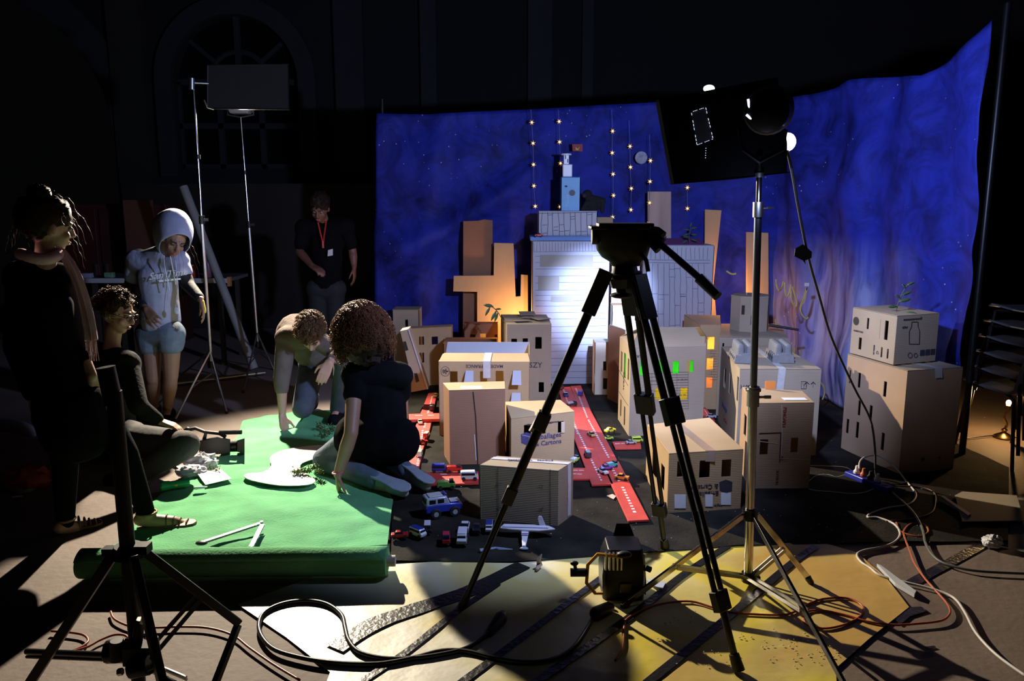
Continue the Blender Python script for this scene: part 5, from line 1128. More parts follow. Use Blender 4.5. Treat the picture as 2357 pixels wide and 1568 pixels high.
cloth('jeans',DJ,o,[(J['hipL'],J['hipR'],.130,.130),(J['hipL'],J['knL'],.115,.075),(J['knL'],J['anL'],.078,.052),(J['hipR'],J['knR'],.115,.075),(J['knR'],J['anR'],.078,.052)],.011,3)
SOLE=mat('blue_grey_canvas',(.26,.31,.38),.8,0,.1,20,.2,60)
for a,t,tw in ((J['anL'],J['toL'],.25),(J['anR'],J['toR'],-.1)):
    d=(t-a); s_=V((-d.y,d.x,0)).normalized(); s_=(s_+V((0,0,tw))).normalized(); n=s_.cross(d.normalized())
    if n.z<0: n=-n
    a2=a-d.normalized()*.02; L_=.275; dd=d.normalized()
    out=[(0,.022),(.06,.034),(.3,.032),(.5,.037),(.72,.047),(.9,.040),(.98,.02),(1,.0)]
    poly=[a2+dd*L_*u_+s_*v_+n*.03 for u_,v_ in out]+[a2+dd*L_*u_-s_*v_+n*.03 for u_,v_ in out[-2::-1]]
    sh=MB(); c0=a2; sh.cap(a2+dd*.03+n*-.0,a2+dd*.14,.038,.034).cap(a2+dd*.14,a2+dd*.23,.036,.026); so=sh.build('shoe',SOLE,o,smooth=60)
    for p in poly: p.z=max(p.z,.02)
    MB().slab(poly,n*.012).build('shoe_sole',SOLE,so,bevel=.004)
b_=MB().tube([J['wrL']+V((.030*math.cos(q),.030*math.sin(q),.012+.004*math.cos(q))) for q in [2*math.pi*i/18 for i in range(19)]],.004,6).build('pink_bracelet',mat('pink_rubber',(.75,.10,.22),.5),o)
# ================================================================ red road strips
def slabroad(label,px,th=.012,z=.017,dash=None,dw=.012,dl=.022,n=18,seams=()):
    P=[G(x,y,z+th) for x,y in px]; P=[V((p.x,p.y,z)) for p in P]
    o=empty('road_strip',(sum((p.x for p in P))/len(P),sum((p.y for p in P))/len(P),z),label,'road strip','red painted toy road strips')
    MB().slab(P,(0,0,th)).build('painted_board',RED,o,smooth=0,bevel=.002)
    for (a,b_) in (dash or []):
        a=G(*a,z+th);b_=G(*b_,z+th); L_=(b_-a).length; k=max(2,int(L_/(dl*1.9))); m=MB()
        for i in range(k):
            c=a.lerp(b_,(i+.5)/k); d=(b_-a).normalized(); s_=V((-d.y,d.x,0)); w_=dw/2*random.uniform(.8,1.15); h_=dl/2*random.uniform(.75,1.1)
            m.slab([c-d*h_-s_*w_+V((0,0,.0004)),c+d*h_-s_*w_+V((0,0,.0004)),c+d*h_+s_*w_+V((0,0,.0004)),c-d*h_+s_*w_+V((0,0,.0004))],(0,0,.0006))
        d_=m.build('white_dashes',mat('white_road_paint',(.75,.7,.72),.7,0,.05,20),o,smooth=0); d_['kind']='stuff'
    return o
random.seed(5)
slabroad('far left lane of the main red road, starting at the foot of the white tower',[(1284,892),(1312,890),(1412,1114),(1362,1116),(1325,1018),(1300,950)],dash=[((1297,896),(1330,1000)),((1326,985),(1385,1108))])
slabroad('far right lane of the main red road, running beside the green windowed box',[(1313,889),(1337,887),(1360,945),(1420,1058),(1381,1064),(1345,972)],th=.013,z=.0172,dash=[((1325,893),(1352,962)),((1354,966),(1402,1055))])
slabroad('near end piece of the left red lane, ending behind the toy aeroplane',[(1340,1050),(1384,1048),(1404,1108),(1362,1111)],th=.009,z=.008) if 0 else None
slabroad('nearest bright red road strip, ending above the black floor spotlight',[(1385,1068),(1424,1062),(1494,1196),(1446,1199)],dash=[((1405,1070),(1426,1110)),((1432,1120),(1462,1182))],dw=.016,dl=.020)
slabroad('short red road piece joining the main road from the left, behind the low front box',[(1312,1077),(1350,1077),(1357,1102),(1312,1103)],dash=[((1318,1083),(1345,1083)),((1316,1091),(1340,1092))],dw=.008,dl=.03)
slabroad('short red road piece leaving the main road towards the tripod on the right',[(1409,1017),(1474,1014),(1476,1031),(1416,1032)],dash=[((1415,1022),(1440,1021))],dw=.008,dl=.03)
slabroad('long diagonal red road strip on the left, leading behind the split tall box',[(986,905),(1006,903),(990,985),(975,1030),(962,1086),(944,1086),(938,1020),(955,985)],dash=[((995,912),(976,985)),((973,990),(960,1075))])
slabroad('raised red bar crossing the left diagonal road beside the kneeling person',[(941,953),(1013,951),(1013,964),(942,966)],th=.022,z=.032,dash=[((950,957),(1005,956))],dw=.008,dl=.05)
slabroad('wide red road with two lanes of dashes in front of the tall split box',[(944,1088),(1101,1085),(1102,1112),(968,1116)],dash=[((952,1093),(1090,1091)),((960,1106),(1095,1104))],dw=.010,dl=.05)
slabroad('small red road corner between the green windowed box and the glowing house',[(1617,936),(1622,935),(1646,968),(1628,970),(1616,955)],dash=[((1621,942),(1634,964))],dw=.008)
# ================================================================ toy cars
CP=(lambda n,c,**k: mat('toy_paint_'+n,c,.25,.1,.04,20,coat=.6,**k))
WHL=mat('toy_tyre',(.012,.012,.012),.7); GLS=mat('toy_window',(.01,.012,.02),.1,0,.1,20)
def sect(pts,w0,w1): return pts
def proto_car(kind):
    e=empty('toy_car',(0,0,0),'x','toy car')
    def body(prof,hw,top_in=.0):
        m=MB(); n=len(prof); L_=[V((x,-hw+(top_in if z>.022 else 0),z)) for x,z in prof]; R_=[V((x,hw-(top_in if z>.022 else 0),z)) for x,z in prof]
        m.v+=L_+R_; m.f+=[tuple(range(n)),tuple(range(2*n-1,n-1,-1))]+[(i,i+n,(i+1)%n+n,(i+1)%n) for i in range(n)]; return m
    if kind=='sedan':
        body([(-.037,.006),(.037,.006),(.038,.020),(.030,.019),(.014,.021),(-.024,.021),(-.036,.020),(-.038,.012)],.0155).build('car_body',CP('grey',(.3,.3,.3)),e,bevel=.0018,origin=(0,0,0))
        body([(-.024,.0205),(.015,.0205),(.006,.0295),(-.017,.0295)],.0142,.002).build('cabin_glass',GLS,e,bevel=.001,origin=(0,0,0))
        body([(-.016,.0292),(.005,.0292),(.004,.0312),(-.015,.0312)],.0125).build('roof',CP('grey',(.3,.3,.3)),e,bevel=.001,origin=(0,0,0)); wx,r=.023,.0075
    elif kind=='van':
        body([(-.036,.006),(.036,.006),(.038,.018),(.030,.026),(.024,.036),(-.036,.037)],.0165,.001).build('car_body',CP('grey',(.3,.3,.3)),e,bevel=.002,origin=(0,0,0))
        MB().box((-.004,0,.028),(.056,.0345,.009)).box((.0285,0,.027),(.006,.026,.009)).build('cabin_glass',GLS,e,origin=(0,0,0)); 
        MB().box((-.004,0,.0375),(.056,.028,.002)).build('roof',CP('grey',(.3,.3,.3)),e,bevel=.001,origin=(0,0,0)); wx,r=.024,.008
    else:
        body([(-.038,.008),(.037,.008),(.037,.024),(.016,.026),(-.038,.018)],.0155).build('car_body',CP('grey',(.3,.3,.3)),e,bevel=.0015,origin=(0,0,0))
        body([(.012,.024),(.034,.024),(.030,.037),(.014,.037)],.0148,.001).build('cabin_glass',GLS,e,bevel=.001,origin=(0,0,0))
        MB().box((-.014,0,.025),(.046,.029,.014)).build('roof',CP('grey',(.3,.3,.3)),e,bevel=.002,origin=(0,0,0)); wx,r=.024,.008
    for x in(-wx,wx):
        for y in(-.0155,.0155): MB().cyl((x,y-.0025,r),(x,y+.0025,r),r,n=12).build('wheel',WHL,e,origin=(0,0,0))
    return e
protos={k:proto_car(k) for k in('sedan','van','truck')}
used=set()
def car(kind,px,py,deg,col,label,z=0.0,sc=1.0,roof=None,group='toy cars on and beside the red roads'):
    p=G(px,py,z); loc=V((p.x,p.y,z+.0005))
    m=CP(col[0],col[1]); mm={'car_body':m,'roof':CP(*roof) if roof else m}
    r=protos[kind]
    q=dup(r,loc,math.radians(deg),label,group,mm,sc); return q
R_=.0305
BL=('blue',(.02,.04,.30)); WH=('white',(.70,.72,.78)); RD=('red',(.45,.02,.02)); YE=('yellow',(.70,.62,.05)); GN=('green',(.10,.30,.06)); OR=('orange',(.70,.25,.03)); BK=('black',(.02,.02,.025)); SV=('silver',(.35,.37,.42)); PU=('purple',(.20,.06,.35)); TQ=('turquoise',(.05,.35,.35)); GO=('gold',(.45,.33,.10)); CR=('cream',(.65,.6,.4)); LM=('lime',(.45,.65,.05))
car('sedan',1302,912,100,BL,'dark blue toy car with pale roof on the far left lane, nearest the white tower',R_,roof=('pale',(.5,.55,.7)))
car('van',1336,910,80,BL,'boxy dark blue toy car on the far right lane near the white tower',R_)
car('truck',1317,934,20,BK,'black toy pickup driving crosswise over both lanes behind the printed box',R_,roof=SV)
car('sedan',1291,896,70,RD,'dull red toy car at the very start of the main road',R_)
car('sedan',1361,1004,110,GO,'gold toy car on the middle of the main road',R_)
car('van',1353,1052,95,BK,'small black toy car on the left lane of the main road',R_,1.0)
car('truck',1408,1076,30,TQ,'turquoise toy truck at the head of the pile up on the road',R_)
car('sedan',1396,1081,20,PU,'purple toy car in the middle of the pile up on the road',R_)
car('sedan',1388,1090,-60,WH,'white toy car with blue roof at the near side of the pile up',R_,roof=BL)
car('sedan',1431,1104,-20,OR,'orange toy car on the nearest bright red road strip',R_,1.1)
car('sedan',1404,995,35,YE,'yellow toy car on the black cloth right of the main road',.020,1.1)
car('sedan',1401,1012,10,LM,'tiny yellow green toy car on the cloth behind the short red road',.020,.8)
car('van',1374,906,10,CR,'small cream toy car lying on black cloth past the main road',.020,.7) if 0 else None
car('van',1466,1018,5,LM,'bright lime toy van on the short red road by the tripod leg',R_)
car('sedan',1452,1022,10,SV,'silver toy car on the short red road by the tripod leg',R_,.9)
car('truck',1323,1064,60,LM,'lime and white toy truck beside the printed box on black cloth',.020,1.0,roof=WH)
car('sedan',1637,962,-20,SV,'silver toy car on the red corner beside the large HAUT box',R_)
car('van',995,944,95,BK,'black and silver toy van on the left diagonal road above the red crossbar',R_,1.1,roof=SV)
car('sedan',967,975,100,CR,'cream toy car on the left diagonal road just below the red crossbar',R_)
car('van',982,1007,80,RD,'red toy van with white roof on the left diagonal road edge',R_,.95,roof=WH)
car('sedan',973,1021,30,RD,'dark red toy car on the left diagonal road below the red van',R_,.9)
car('van',966,1050,90,CR,'pale toy van half hidden beside the kneeling person',R_)
car('sedan',1003,914,85,GO,'dim golden toy car at the far end of the left diagonal road',R_,.9)
car('van',1012,1086,2,BL,'glossy blue toy van on the wide red road',R_,1.25)
car('truck',1046,1087,4,RD,'red toy truck on the wide red road behind the white bus',R_,1.2)
car('van',1080,1104,4,WH,'white toy bus with dark windows on the wide red road',R_,1.35)
car('truck',1027,1124,8,GN,'green toy truck on black cloth in front of the wide red road',.020,1.35)
car('van',962,1234,-40,WH,'white and blue toy police car lying nearest the green cloth',.020,1.15,roof=BL)
car('van',984,1223,-85,BK,'black toy van with white roof behind the police car',.020,1.1,roof=WH)
car('truck',1027,1248,-85,RD,'dark red toy fire engine with a ladder on black cloth',.020,1.15)
car('sedan',1070,1222,-92,WH,'white toy car with blue bonnet behind the white jeep',.020,1.35)
car('van',1064,1247,-90,WH,'white toy jeep with barred roof facing the camera',.020,1.45)
car('sedan',1097,1223,-90,BK,'black toy saloon car facing the camera beside the white cars',.020,1.15)
car('van',1126,1221,-90,WH,'small white toy car with blue roof nearest the tripod leg',.020,1.1,roof=BL)
car('sedan',920,1238,10,RD,'dark red toy car beside the edge of the green cloth',.020,1.1)
car('sedan',1001,853,15,YE,'lit yellow toy car on the cloth by the leaning wedge house',.020,1.2)
p=V((A(1241,542,6.74).x,6.75,ZT+.0385)); q=dup(protos['sedan'],p,math.radians(5),'small red toy car perched on the blue ledge of the white tower',None,{'car_body':CP(*RD),'roof':CP(*RD)},1.0)
for k in protos.values():
    for c_ in list(k.children): bpy.data.objects.remove(c_)
    bpy.data.objects.remove(k)
# --- big toy jeep
c=G(1016,1198); je=empty('toy_jeep',(0,0,0),'large blue and silver toy jeep behind the row of little cars','toy car'); WO[je.name]=V((0,0,0))
PB=CP('royal_blue',(.03,.05,.42)); PS=CP('silver_blue',(.45,.50,.62))
def ext(prof,hw,m=None):
    m=m or MB(); n=len(prof); m.v+=[V((x,-hw,z)) for x,z in prof]+[V((x,hw,z)) for x,z in prof]; o_=len(m.v)-2*n
    m.f+=[tuple(o_+i for i in range(n)),tuple(o_+i for i in range(2*n-1,n-1,-1))]+[(o_+i,o_+i+n,o_+(i+1)%n+n,o_+(i+1)%n) for i in range(n)]; return m
ext([(-.095,.030),(-.07,.030),(-.06,.045),(-.035,.045),(-.025,.028),(.03,.028),(.04,.045),(.065,.045),(.075,.030),(.095,.032),(.097,.062),(.03,.070),(-.095,.068)],.044).build('car_body',PB,je,bevel=.004,origin=(0,0,0))
ext([(-.094,.067),(.032,.069),(.014,.108),(-.090,.108)],.041).build('cabin',PS,je,bevel=.004,origin=(0,0,0))
MB().box((-.062,0,.088),(.034,.0835,.022)).box((-.018,0,.088),(.034,.0835,.022)).box((-.0945,0,.088),(.004,.06,.022)).build('side_window',GLS,je,origin=(0,0,0),bevel=.001)
ext([(.0335,.072),(.037,.072),(.0195,.105),(.017,.105)],.034).build('windscreen',GLS,je,origin=(0,0,0))
MB().box((-.04,0,.111),(.07,.06,.006)).build('roof_hatch',mat('pale_roof_panel',(.5,.5,.5),.5),je,bevel=.002,origin=(0,0,0))
MB().box((.012,.0,.114),(.012,.05,.010)).build('light_bar',CP('royal_blue',(.03,.05,.42)),je,bevel=.002,origin=(0,0,0))
MB().box((.062,0,.071),(.055,.05,.005)).build('bonnet_scoop',PS,je,bevel=.002,origin=(0,0,0))
for x in(-.048,.052):
    for y in(-.046,.046):
        w_=MB().cyl((x,y-.012,.027),(x,y+.012,.027),.027,n=20).build('wheel',WHL,je,bevel=.003,origin=(0,0,0))
        MB().cyl((x,y-.0135,.027),(x,y+.0135,.027),.013,n=14).build('hubcap',mat('hub_silver',(.45,.46,.5),.35,.2,.1,20),w_,origin=(0,0,0))
je.location=V((c.x,c.y+.05,.012)); je.rotation_euler=(0,0,math.radians(22))
for ch_ in je.children:
    pass
# --- toy aeroplane
pl=empty('toy_aeroplane',G(1212,1224),'white foam toy aeroplane with purple stripes lying in front of the low box','toy aeroplane')
FO=mat('white_foam',(.66,.66,.72),.6,0,.04,10,.05,40)
def gp_(x,y,z): return G(x,y,z)
MB().slab([gp_(1151,1219,.05),gp_(1180,1222,.05),gp_(1240,1225,.05),gp_(1278,1221,.05),gp_(1262,1214,.05),gp_(1236,1212,.05),gp_(1158,1210,.05)],(0,0,.010)).build('main_wing',FO,pl,bevel=.003)
MB().slab([gp_(1156,1212,.06),gp_(1160,1212,.06),gp_(1160,1203,.06),gp_(1156,1204,.06)],(0,.004,0)).build('winglet',FO,pl,bevel=.001)
a=gp_(1248,1212,.055); MB().slab([a+V((-.012,0,0)),a+V((.018,0,0)),a+V((.004,0,.035)),a+V((-.004,0,.052)),a+V((-.018,0,.052)),a+V((-.022,0,.040))],(0,.006,0)).build('tail_fin',FO,pl,bevel=.002)
MB().slab([gp_(1199,1225,.04),gp_(1218,1225,.04),gp_(1210,1262,.02),gp_(1202,1262,.02)],(0,0,.012)).build('body_boom',FO,pl,bevel=.003)
MB().slab([gp_(1258,1228,.03),gp_(1270,1232,.03),gp_(1267,1227,.03)],(0,0,.006)).build('propeller_blade',FO,pl,smooth=0)
MB().bar(gp_(1156,1213,.0615),gp_(1262,1216,.0615),.004,.001).bar(gp_(1200,1229,.053),gp_(1218,1229,.053),.008,.001).build('painted_stripe',mat('purple_paint',(.12,.04,.22),.6),pl,smooth=0)
MB().ell(gp_(1206,1263,.018),(.02,.012,.008)).build('tail_tip',mat('blue_grey_foam',(.3,.38,.5),.7),pl)
tl_=MB().tube([gp_(1104,1268,.020),gp_(1140,1262,.014),gp_(1150,1264,.013),gp_(1180,1265,.013)],[.009,.006,.008,.002],6).build('blue_grey_streamer',mat('blue_grey_foam',(.3,.38,.5),.7)); tag(tl_,'thin blue grey streamer trailing left from the toy aeroplane','streamer')
# ================================================================ things on the green cloth
zg=.045
lake=[(660,620),(690,600),(800,590),(860,545),(850,490),(900,450),(1000,420),(1200,395),(1270,415),(1278,455),(1180,490),(1085,525),(1072,560),(1110,600),(1180,650),(1120,682),(920,686),(720,650)]
L_=spline([V((350+x/3.137,900+y/3.137,0)) for x,y in lake]+[V((350+lake[0][0]/3.137,900+lake[0][1]/3.137,0))],3)[:-1]
lk=MB().slab([G(p.x,p.y,zg) for p in L_],(0,0,.004)).build('paper_lake',WHITEP,smooth=0); tag(lk,'white lake shaped board lying on the green cloth','board')
def foliage(name,label,pts,n,r,col,cat='plant',parts=True,leaf=.012,seed=1,spr=.05):
    rnd=random.Random(seed); o=empty(name,pts[0],label,cat); m=MB()
    for p in pts:
        for i in range(n):
            d=V((rnd.gauss(0,1),rnd.gauss(0,1),abs(rnd.gauss(0,.8)))).normalized(); c=V(p)+d*r*rnd.uniform(.1,1)
            e1=V((rnd.gauss(0,1),rnd.gauss(0,1),rnd.gauss(0,1))).normalized(); e2=e1.cross(d); e2=e2.normalized() if e2.length>.01 else V((1,0,0)); L=leaf*rnd.uniform(.6,1.3)
            m.add([c,c+e1*L*.5+e2*L*.3,c+e1*L,c+e1*L*.5-e2*L*.3],[(0,1,2,3)])
    k=m.build('leaves',mat(name+'_leaf_'+str(seed),col,.6,0,.4,60,trans=0),o,smooth=0,solid=.0006); k['kind']='stuff'
    mm=MB()
    for a,b_ in zip(pts,pts[1:]): mm.tube([V(a),(V(a)+V(b_))/2+V((0,0,.008)),V(b_)],.003,5)
    if len(pts)>1: mm.build('stems',mat('green_stem',(.05,.07,.02),.7),o)
    return o
foliage('moss_sprig','leafy green sprig lying on the white lake beside the knee',[G(680,1088,.06),G(695,1088,.06),G(710,1085,.065),G(722,1078,.07),G(733,1090,.06),G(738,1070,.07)],70,.035,(.10,.17,.03),leaf=.016)
foliage('moss_clump','dark clump of moss on the green cloth behind the lake',[G(738,985,.05),G(752,1000,.05),G(765,990,.06)],80,.05,(.05,.10,.03),seed=2,leaf=.016)
foliage('herb_sprig','small pale green sprig lying on the white paper sheet',[G(485,1080,.05),G(500,1082,.05)],18,.03,(.25,.35,.10),seed=3,leaf=.016)
pp_=MB().slab([G(450,1085,.043),G(505,1078,.043),G(533,1103,.043),G(473,1117,.043)],(0,0,.0025)).build('paper_sheet',WHITEP,smooth=0); tag(pp_,'white paper sheet on the green cloth beside the plastic bag','paper')
tg=empty('steel_tongs',G(520,1240,.04),'open pair of long steel tongs lying on the green cloth','tongs')
a,b_,c,d=G(470,1246,.058),G(602,1203,.064),G(604,1207,.064),G(578,1258,.056)
def channel(p,q,m):
    m.bar(p,q,.020,.002); dd=(q-p).normalized(); s_=V((-dd.y,dd.x,0))*.0095
    m.bar(p+s_+V((0,0,-.004)),q+s_+V((0,0,-.004)),.0015,.008).bar(p-s_+V((0,0,-.004)),q-s_+V((0,0,-.004)),.0015,.008); return m
channel(a,b_,MB()).build('tong_arm',mat('tong_steel',(.22,.22,.23),.35,.7,.1,20),tg,smooth=0); channel(c,d,MB()).build('tong_arm',mat('tong_steel',(.22,.22,.23),.35,.7,.1,20),tg,smooth=0)
DK=mat('dark_blue_rubber',(.02,.03,.045),.35,0,.1,20)
MB().ell(G(464,1250,.056),(.028,.020,.010)).build('gripper_pad',DK,tg); MB().ell(G(576,1265,.054),(.014,.026,.009)).build('gripper_pad',DK,tg)
MB().cyl(b_-V((0,0,.008)),b_+V((0,0,.006)),.008,n=10).build('hinge_pin',STEEL,tg)
bk=MB().bar(G(480,1262,.047),G(535,1263,.047),.014,.004).build('black_stick',BLACKP,smooth=0); tag(bk,'short flat black stick beside the steel tongs','stick')
bk=MB().box(G(815,1270,.05),(.022,.014,.014)).build('black_clip',BLACKP,bevel=.002); tag(bk,'tiny black clip near the front right corner of green cloth','clip')
gt=empty('glue_tube',G(460,1123,.04),'small white glue tube near the paper sheet','tube'); MB().cap(G(450,1124,.052),G(470,1122,.050),.009,.007).build('tube_body',WHITEPL,gt); MB().cyl(G(471,1122,.05),G(477,1121,.05),.004).build('tube_cap',STEEL,gt)
fl_=empty('green_torch',G(405,1115,.05),'green plastic torch with yellow switch at the edge of the cloth','torch')
TG=mat('green_plastic',(.02,.30,.10),.35,0,.05,20)
a,b_=G(372,1120,.068),G(436,1110,.068); MB().cyl(a,a.lerp(b_,.3),.028,.024,n=18).cyl(a.lerp(b_,.3),b_,.021,.023,n=18).build('torch_barrel',TG,fl_); MB().cyl(a-(b_-a)*.06,a,.029,n=18).build('torch_head',mat('green_dark_plastic',(.01,.12,.05),.4),fl_); MB().box(a.lerp(b_,.55)+V((0,-.021,.0)),(.02,.008,.012)).build('torch_switch',mat('yellow_plastic',(.75,.6,.05),.4),fl_,bevel=.002)
# camcorder
cc=G(508,1046,.03); vc=empty('camcorder',cc,'black video camera with top handle standing on the green cloth','video camera')
Yc=cc.y
def q_(x,y,dy=0): return A(x,y,Yc+dy)
MB().loft([[q_(x,y,dy) for x,y,dy in r] for r in ([(458,1015,-.04),(458,1042,-.04),(458,1042,.05),(458,1012,.05)],[(500,1006,-.05),(500,1046,-.05),(500,1046,.06),(500,1004,.06)],[(530,1012,-.04),(530,1044,-.04),(530,1044,.05),(530,1010,.05)])]).build('camera_body',BLACKP,vc,bevel=.004)
MB().cyl(q_(528,1028),q_(548,1027),.034,.036,n=20).build('lens_barrel',BLACKM,vc)
MB().loft([[q_(x,y,dy) for x,y,dy in r] for r in ([(546,1014,-.04),(546,1040,-.04),(546,1040,.04),(546,1014,.04)],[(563,1009,-.055),(563,1045,-.055),(563,1045,.055),(563,1009,.055)])]).build('lens_hood',BLACKP,vc,smooth=0)
MB().tube([q_(470,1012),q_(474,995),q_(450,986),q_(430,990)],.013,8).tube([q_(470,994),q_(505,998),q_(520,1006)],.012,8).build('carry_handle',BLACKP,vc)
MB().cyl(q_(505,996),q_(556,995),.014,n=12).build('microphone',mat('foam_black',(.015,.015,.015),.9,0,.2,40,.4,90),vc)
MB().cap(q_(432,990),q_(415,1008),.020,.020).build('viewfinder',BLACKP,vc)
bg=empty('plastic_bag',G(455,1080,.03),'crumpled white translucent plastic bag beside the seated person','bag')
m=MB(); m.ell(G(462,1068,.05),(.10,.08,.06),None,28,18,fn=lambda d:1+.35*noise.noise(d*3)+.2*noise.noise(d*9)); m.ell(G(440,1085,.045),(.09,.05,.035),None,24,14,fn=lambda d:1+.4*noise.noise(d*4+V((5,0,0)))); m.build('bag_film',mat('white_plastic_film',(.55,.55,.58),.3,0,.08,20,.3,30),bg)
# ================================================================ backdrop decorations
AMBL=mat('amber_star_glow',(1,.7,.3),.4,0,.02,5,emit=(1,.60,.18),es=3.2); STARP=mat('amber_star_shell',(.5,.30,.08),.4,0,.1,20,emit=(1,.45,.10),es=.25)
ST=[([(1224,282),(1227,330),(1228,379),(1229,428),(1232,475)],'leftmost string of amber star lights on the blue sheet'),([(1287,280),(1288,327),(1290,376),(1289,476)],'string of amber star lights dropping behind the white spire'),([(1410,302),(1409,352),(1411,401),(1412,450),(1410,500)],'longest string of star lights, directly above the tripod head'),([(1450,337),(1451,385),(1453,434),(1452,483)],'string of star lights just left of the paper moon'),([(1497,370),(1496,418),(1495,467),(1493,515)],'string of star lights in front of the wood grained board'),([(1582,432),(1582,480)],'short string of two star lights under the black lamp box')]
for pts,lb in ST:
    Ys=7.24 if pts[0][0]!=1497 else 7.10; P=[A(x,y,Ys) for x,y in pts]; o=empty('star_light_string',P[0]+V((0,0,.1)),lb,'fairy lights','amber star light strings')
    top=A(pts[0][0]-2,max(252,pts[0][1]-60),Ys); MB().tube([top]+P,.0014,4).build('wire',mat('thin_wire',(.25,.25,.35),.5),o)
    for k,p in enumerate(P):
        m=MB(); poly=[]
        for i in range(12):
            r=.026 if i%2==0 else .009; a_=2*math.pi*i/12+k*.4; poly.append(p+V((math.cos(a_)*r,-.004,math.sin(a_)*r)))
        s_=MB().slab(poly,(0,.005,0)).build('star_shape',STARP,o,smooth=0)
        MB().ell(p+V((0,-.008,0)),.0085,nu=8,nv=6).build('bulb',AMBL,s_)
mo=empty('paper_moon',A(1476,363,7.22),'round printed grey moon picture pinned to the blue sheet','moon'); p=A(1476,363,7.22)
MB().cyl(p,p+V((0,.006,0)),.054,n=28).build('moon_disc',mat('cratered_moon_print',(.18,.18,.24),.7,0,.4,22,col2=(.42,.42,.52)),mo)
rt=MB().slab([A(1317,332,7.22),A(1341,332,7.22),A(1341,349,7.22),A(1318,348,7.22)],(0,.006,0)).build('red_card_tag',mat('dark_red_card',(.28,.02,.02),.6),smooth=0); tag(rt,'small dark red card with a yellow mark pinned beside the star lights','tag')
MB().slab([A(1325,338,7.212),A(1330,343,7.212),A(1335,337,7.212),A(1331,346,7.212),A(1325,345,7.212)],(0,.003,0)).build('yellow_mark',mat('yellow_ink',(.6,.4,.05),.6),rt,smooth=0)
# plush ape on the brick block
Yg=6.93; zb_=t2.z+.006
go=empty('plush_animal',V((A(1364,480,Yg).x,Yg,zb_)),'black furry toy animal perched beside the blue carton','soft toy')
FUR=mat('black_fur',(.006,.006,.007),.9,0,.3,40,.6,90)
m=MB(); m.ell(A(1364,472,Yg),(.062,.05,.085)).ell(A(1352,448,Yg-.01),(.044,.042,.042)).cap(A(1370,458,Yg),A(1388,462,Yg-.02),.030,.026).cap(A(1388,462,Yg-.02),A(1386,487,Yg-.03),.024,.018).cap(A(1352,466,Yg-.03),A(1342,482,Yg-.05),.024,.02).cap(A(1356,482,Yg-.02),V((A(1350,485,Yg).x,Yg-.05,zb_+.02)),.03,.02)
m.build('furry_body',FUR,go,remesh=.008,sm=2,smooth=180); MB().ell(A(1345,450,Yg-.035),(.02,.02,.020)).build('snout',mat('dark_grey_felt',(.02,.02,.02),.8),go)
# house plants on roofs
def twig(name,label,base,pts,leaves,col=(.05,.10,.04),L=.06):
    o=empty(name,base,label,'plant'); MB().tube(spline(pts,5),.0035,5).build('stem',mat('dark_stem',(.06,.06,.03),.7),o)
    for (p,d,l) in leaves:
        p=V(p); d=V(d).normalized(); s_=d.cross(V((0,-1,.2))).normalized(); m=MB(); r1=[];
        for t in (0,.25,.5,.75,1): w_=l*.17*math.sin(math.pi*min(.97,t*.9+.06)); c_=p+d*l*t+V((0,-.004,-.12*l*t*t)); r1.append([c_-s_*w_,c_+V((0,-.004,0)),c_+s_*w_])
        m.loft(r1,closed=False).build('leaf',mat('dark_green_leaf_'+name,col,.5,0,.2,20),o,solid=.0008)
    return o
Yt=6.3; b0=A(1155,730,Yt)
twig('leafy_twig','dark leafy twig arching up behind the tall grey cardboard house',b0,[b0+V((.02,0,-.05)),A(1150,725,Yt),A(1140,712,Yt),A(1125,702,Yt),A(1118,700,Yt)],[(A(1136,706,Yt),(-1,0,.3),.085),(A(1140,712,Yt),(.6,0,.1),.05),(A(1143,715,Yt),(-.55,0,-.9),.085),(A(1128,706,Yt),(-.7,0,-1.2),.075),(A(1146,720,Yt),(-.4,0,-1),.07)])
Yt=6.75; b0=A(1588,560,Yt)
twig('rooftop_plant','small potted looking plant on the second white tower roof',b0,[b0+V((0,0,-.03)),A(1586,545,Yt),A(1590,525,Yt)],[(A(1588+dx,530+dy,Yt),(vx,0,vz),.055) for dx,dy,vx,vz in ((0,0,-1,.3),(2,-4,1,.3),(-2,8,-1,-.2),(2,10,1,.1),(0,-6,.3,1),(-1,16,-1,.2),(3,20,1,-.3),(-6,24,-1,-.4))],(.08,.12,.07))
sp_=b18.T[1].lerp(b18.T[3],.35)+V((0,0,.006)); Yt=sp_.y; 
twig('leafy_twig','thin leafy twig standing on the topmost pale box at the right',sp_,[sp_,sp_+V((.01,0,.05)),sp_+V((.03,0,.11)),sp_+V((.06,0,.17))],[(sp_+V((.005,0,.03)),(-1,0,.1),.06),(sp_+V((.012,0,.06)),(1,0,.35),.075),(sp_+V((.02,0,.08)),(-.8,0,.6),.045),(sp_+V((.028,0,.10)),(1,0,.5),.06),(sp_+V((.045,0,.14)),(-.6,0,.8),.04),(sp_+V((.055,0,.16)),(1,0,.6),.05),(sp_+V((.03,-.05,.0)),(1,-.8,-.1),.09)],(.03,.06,.03))
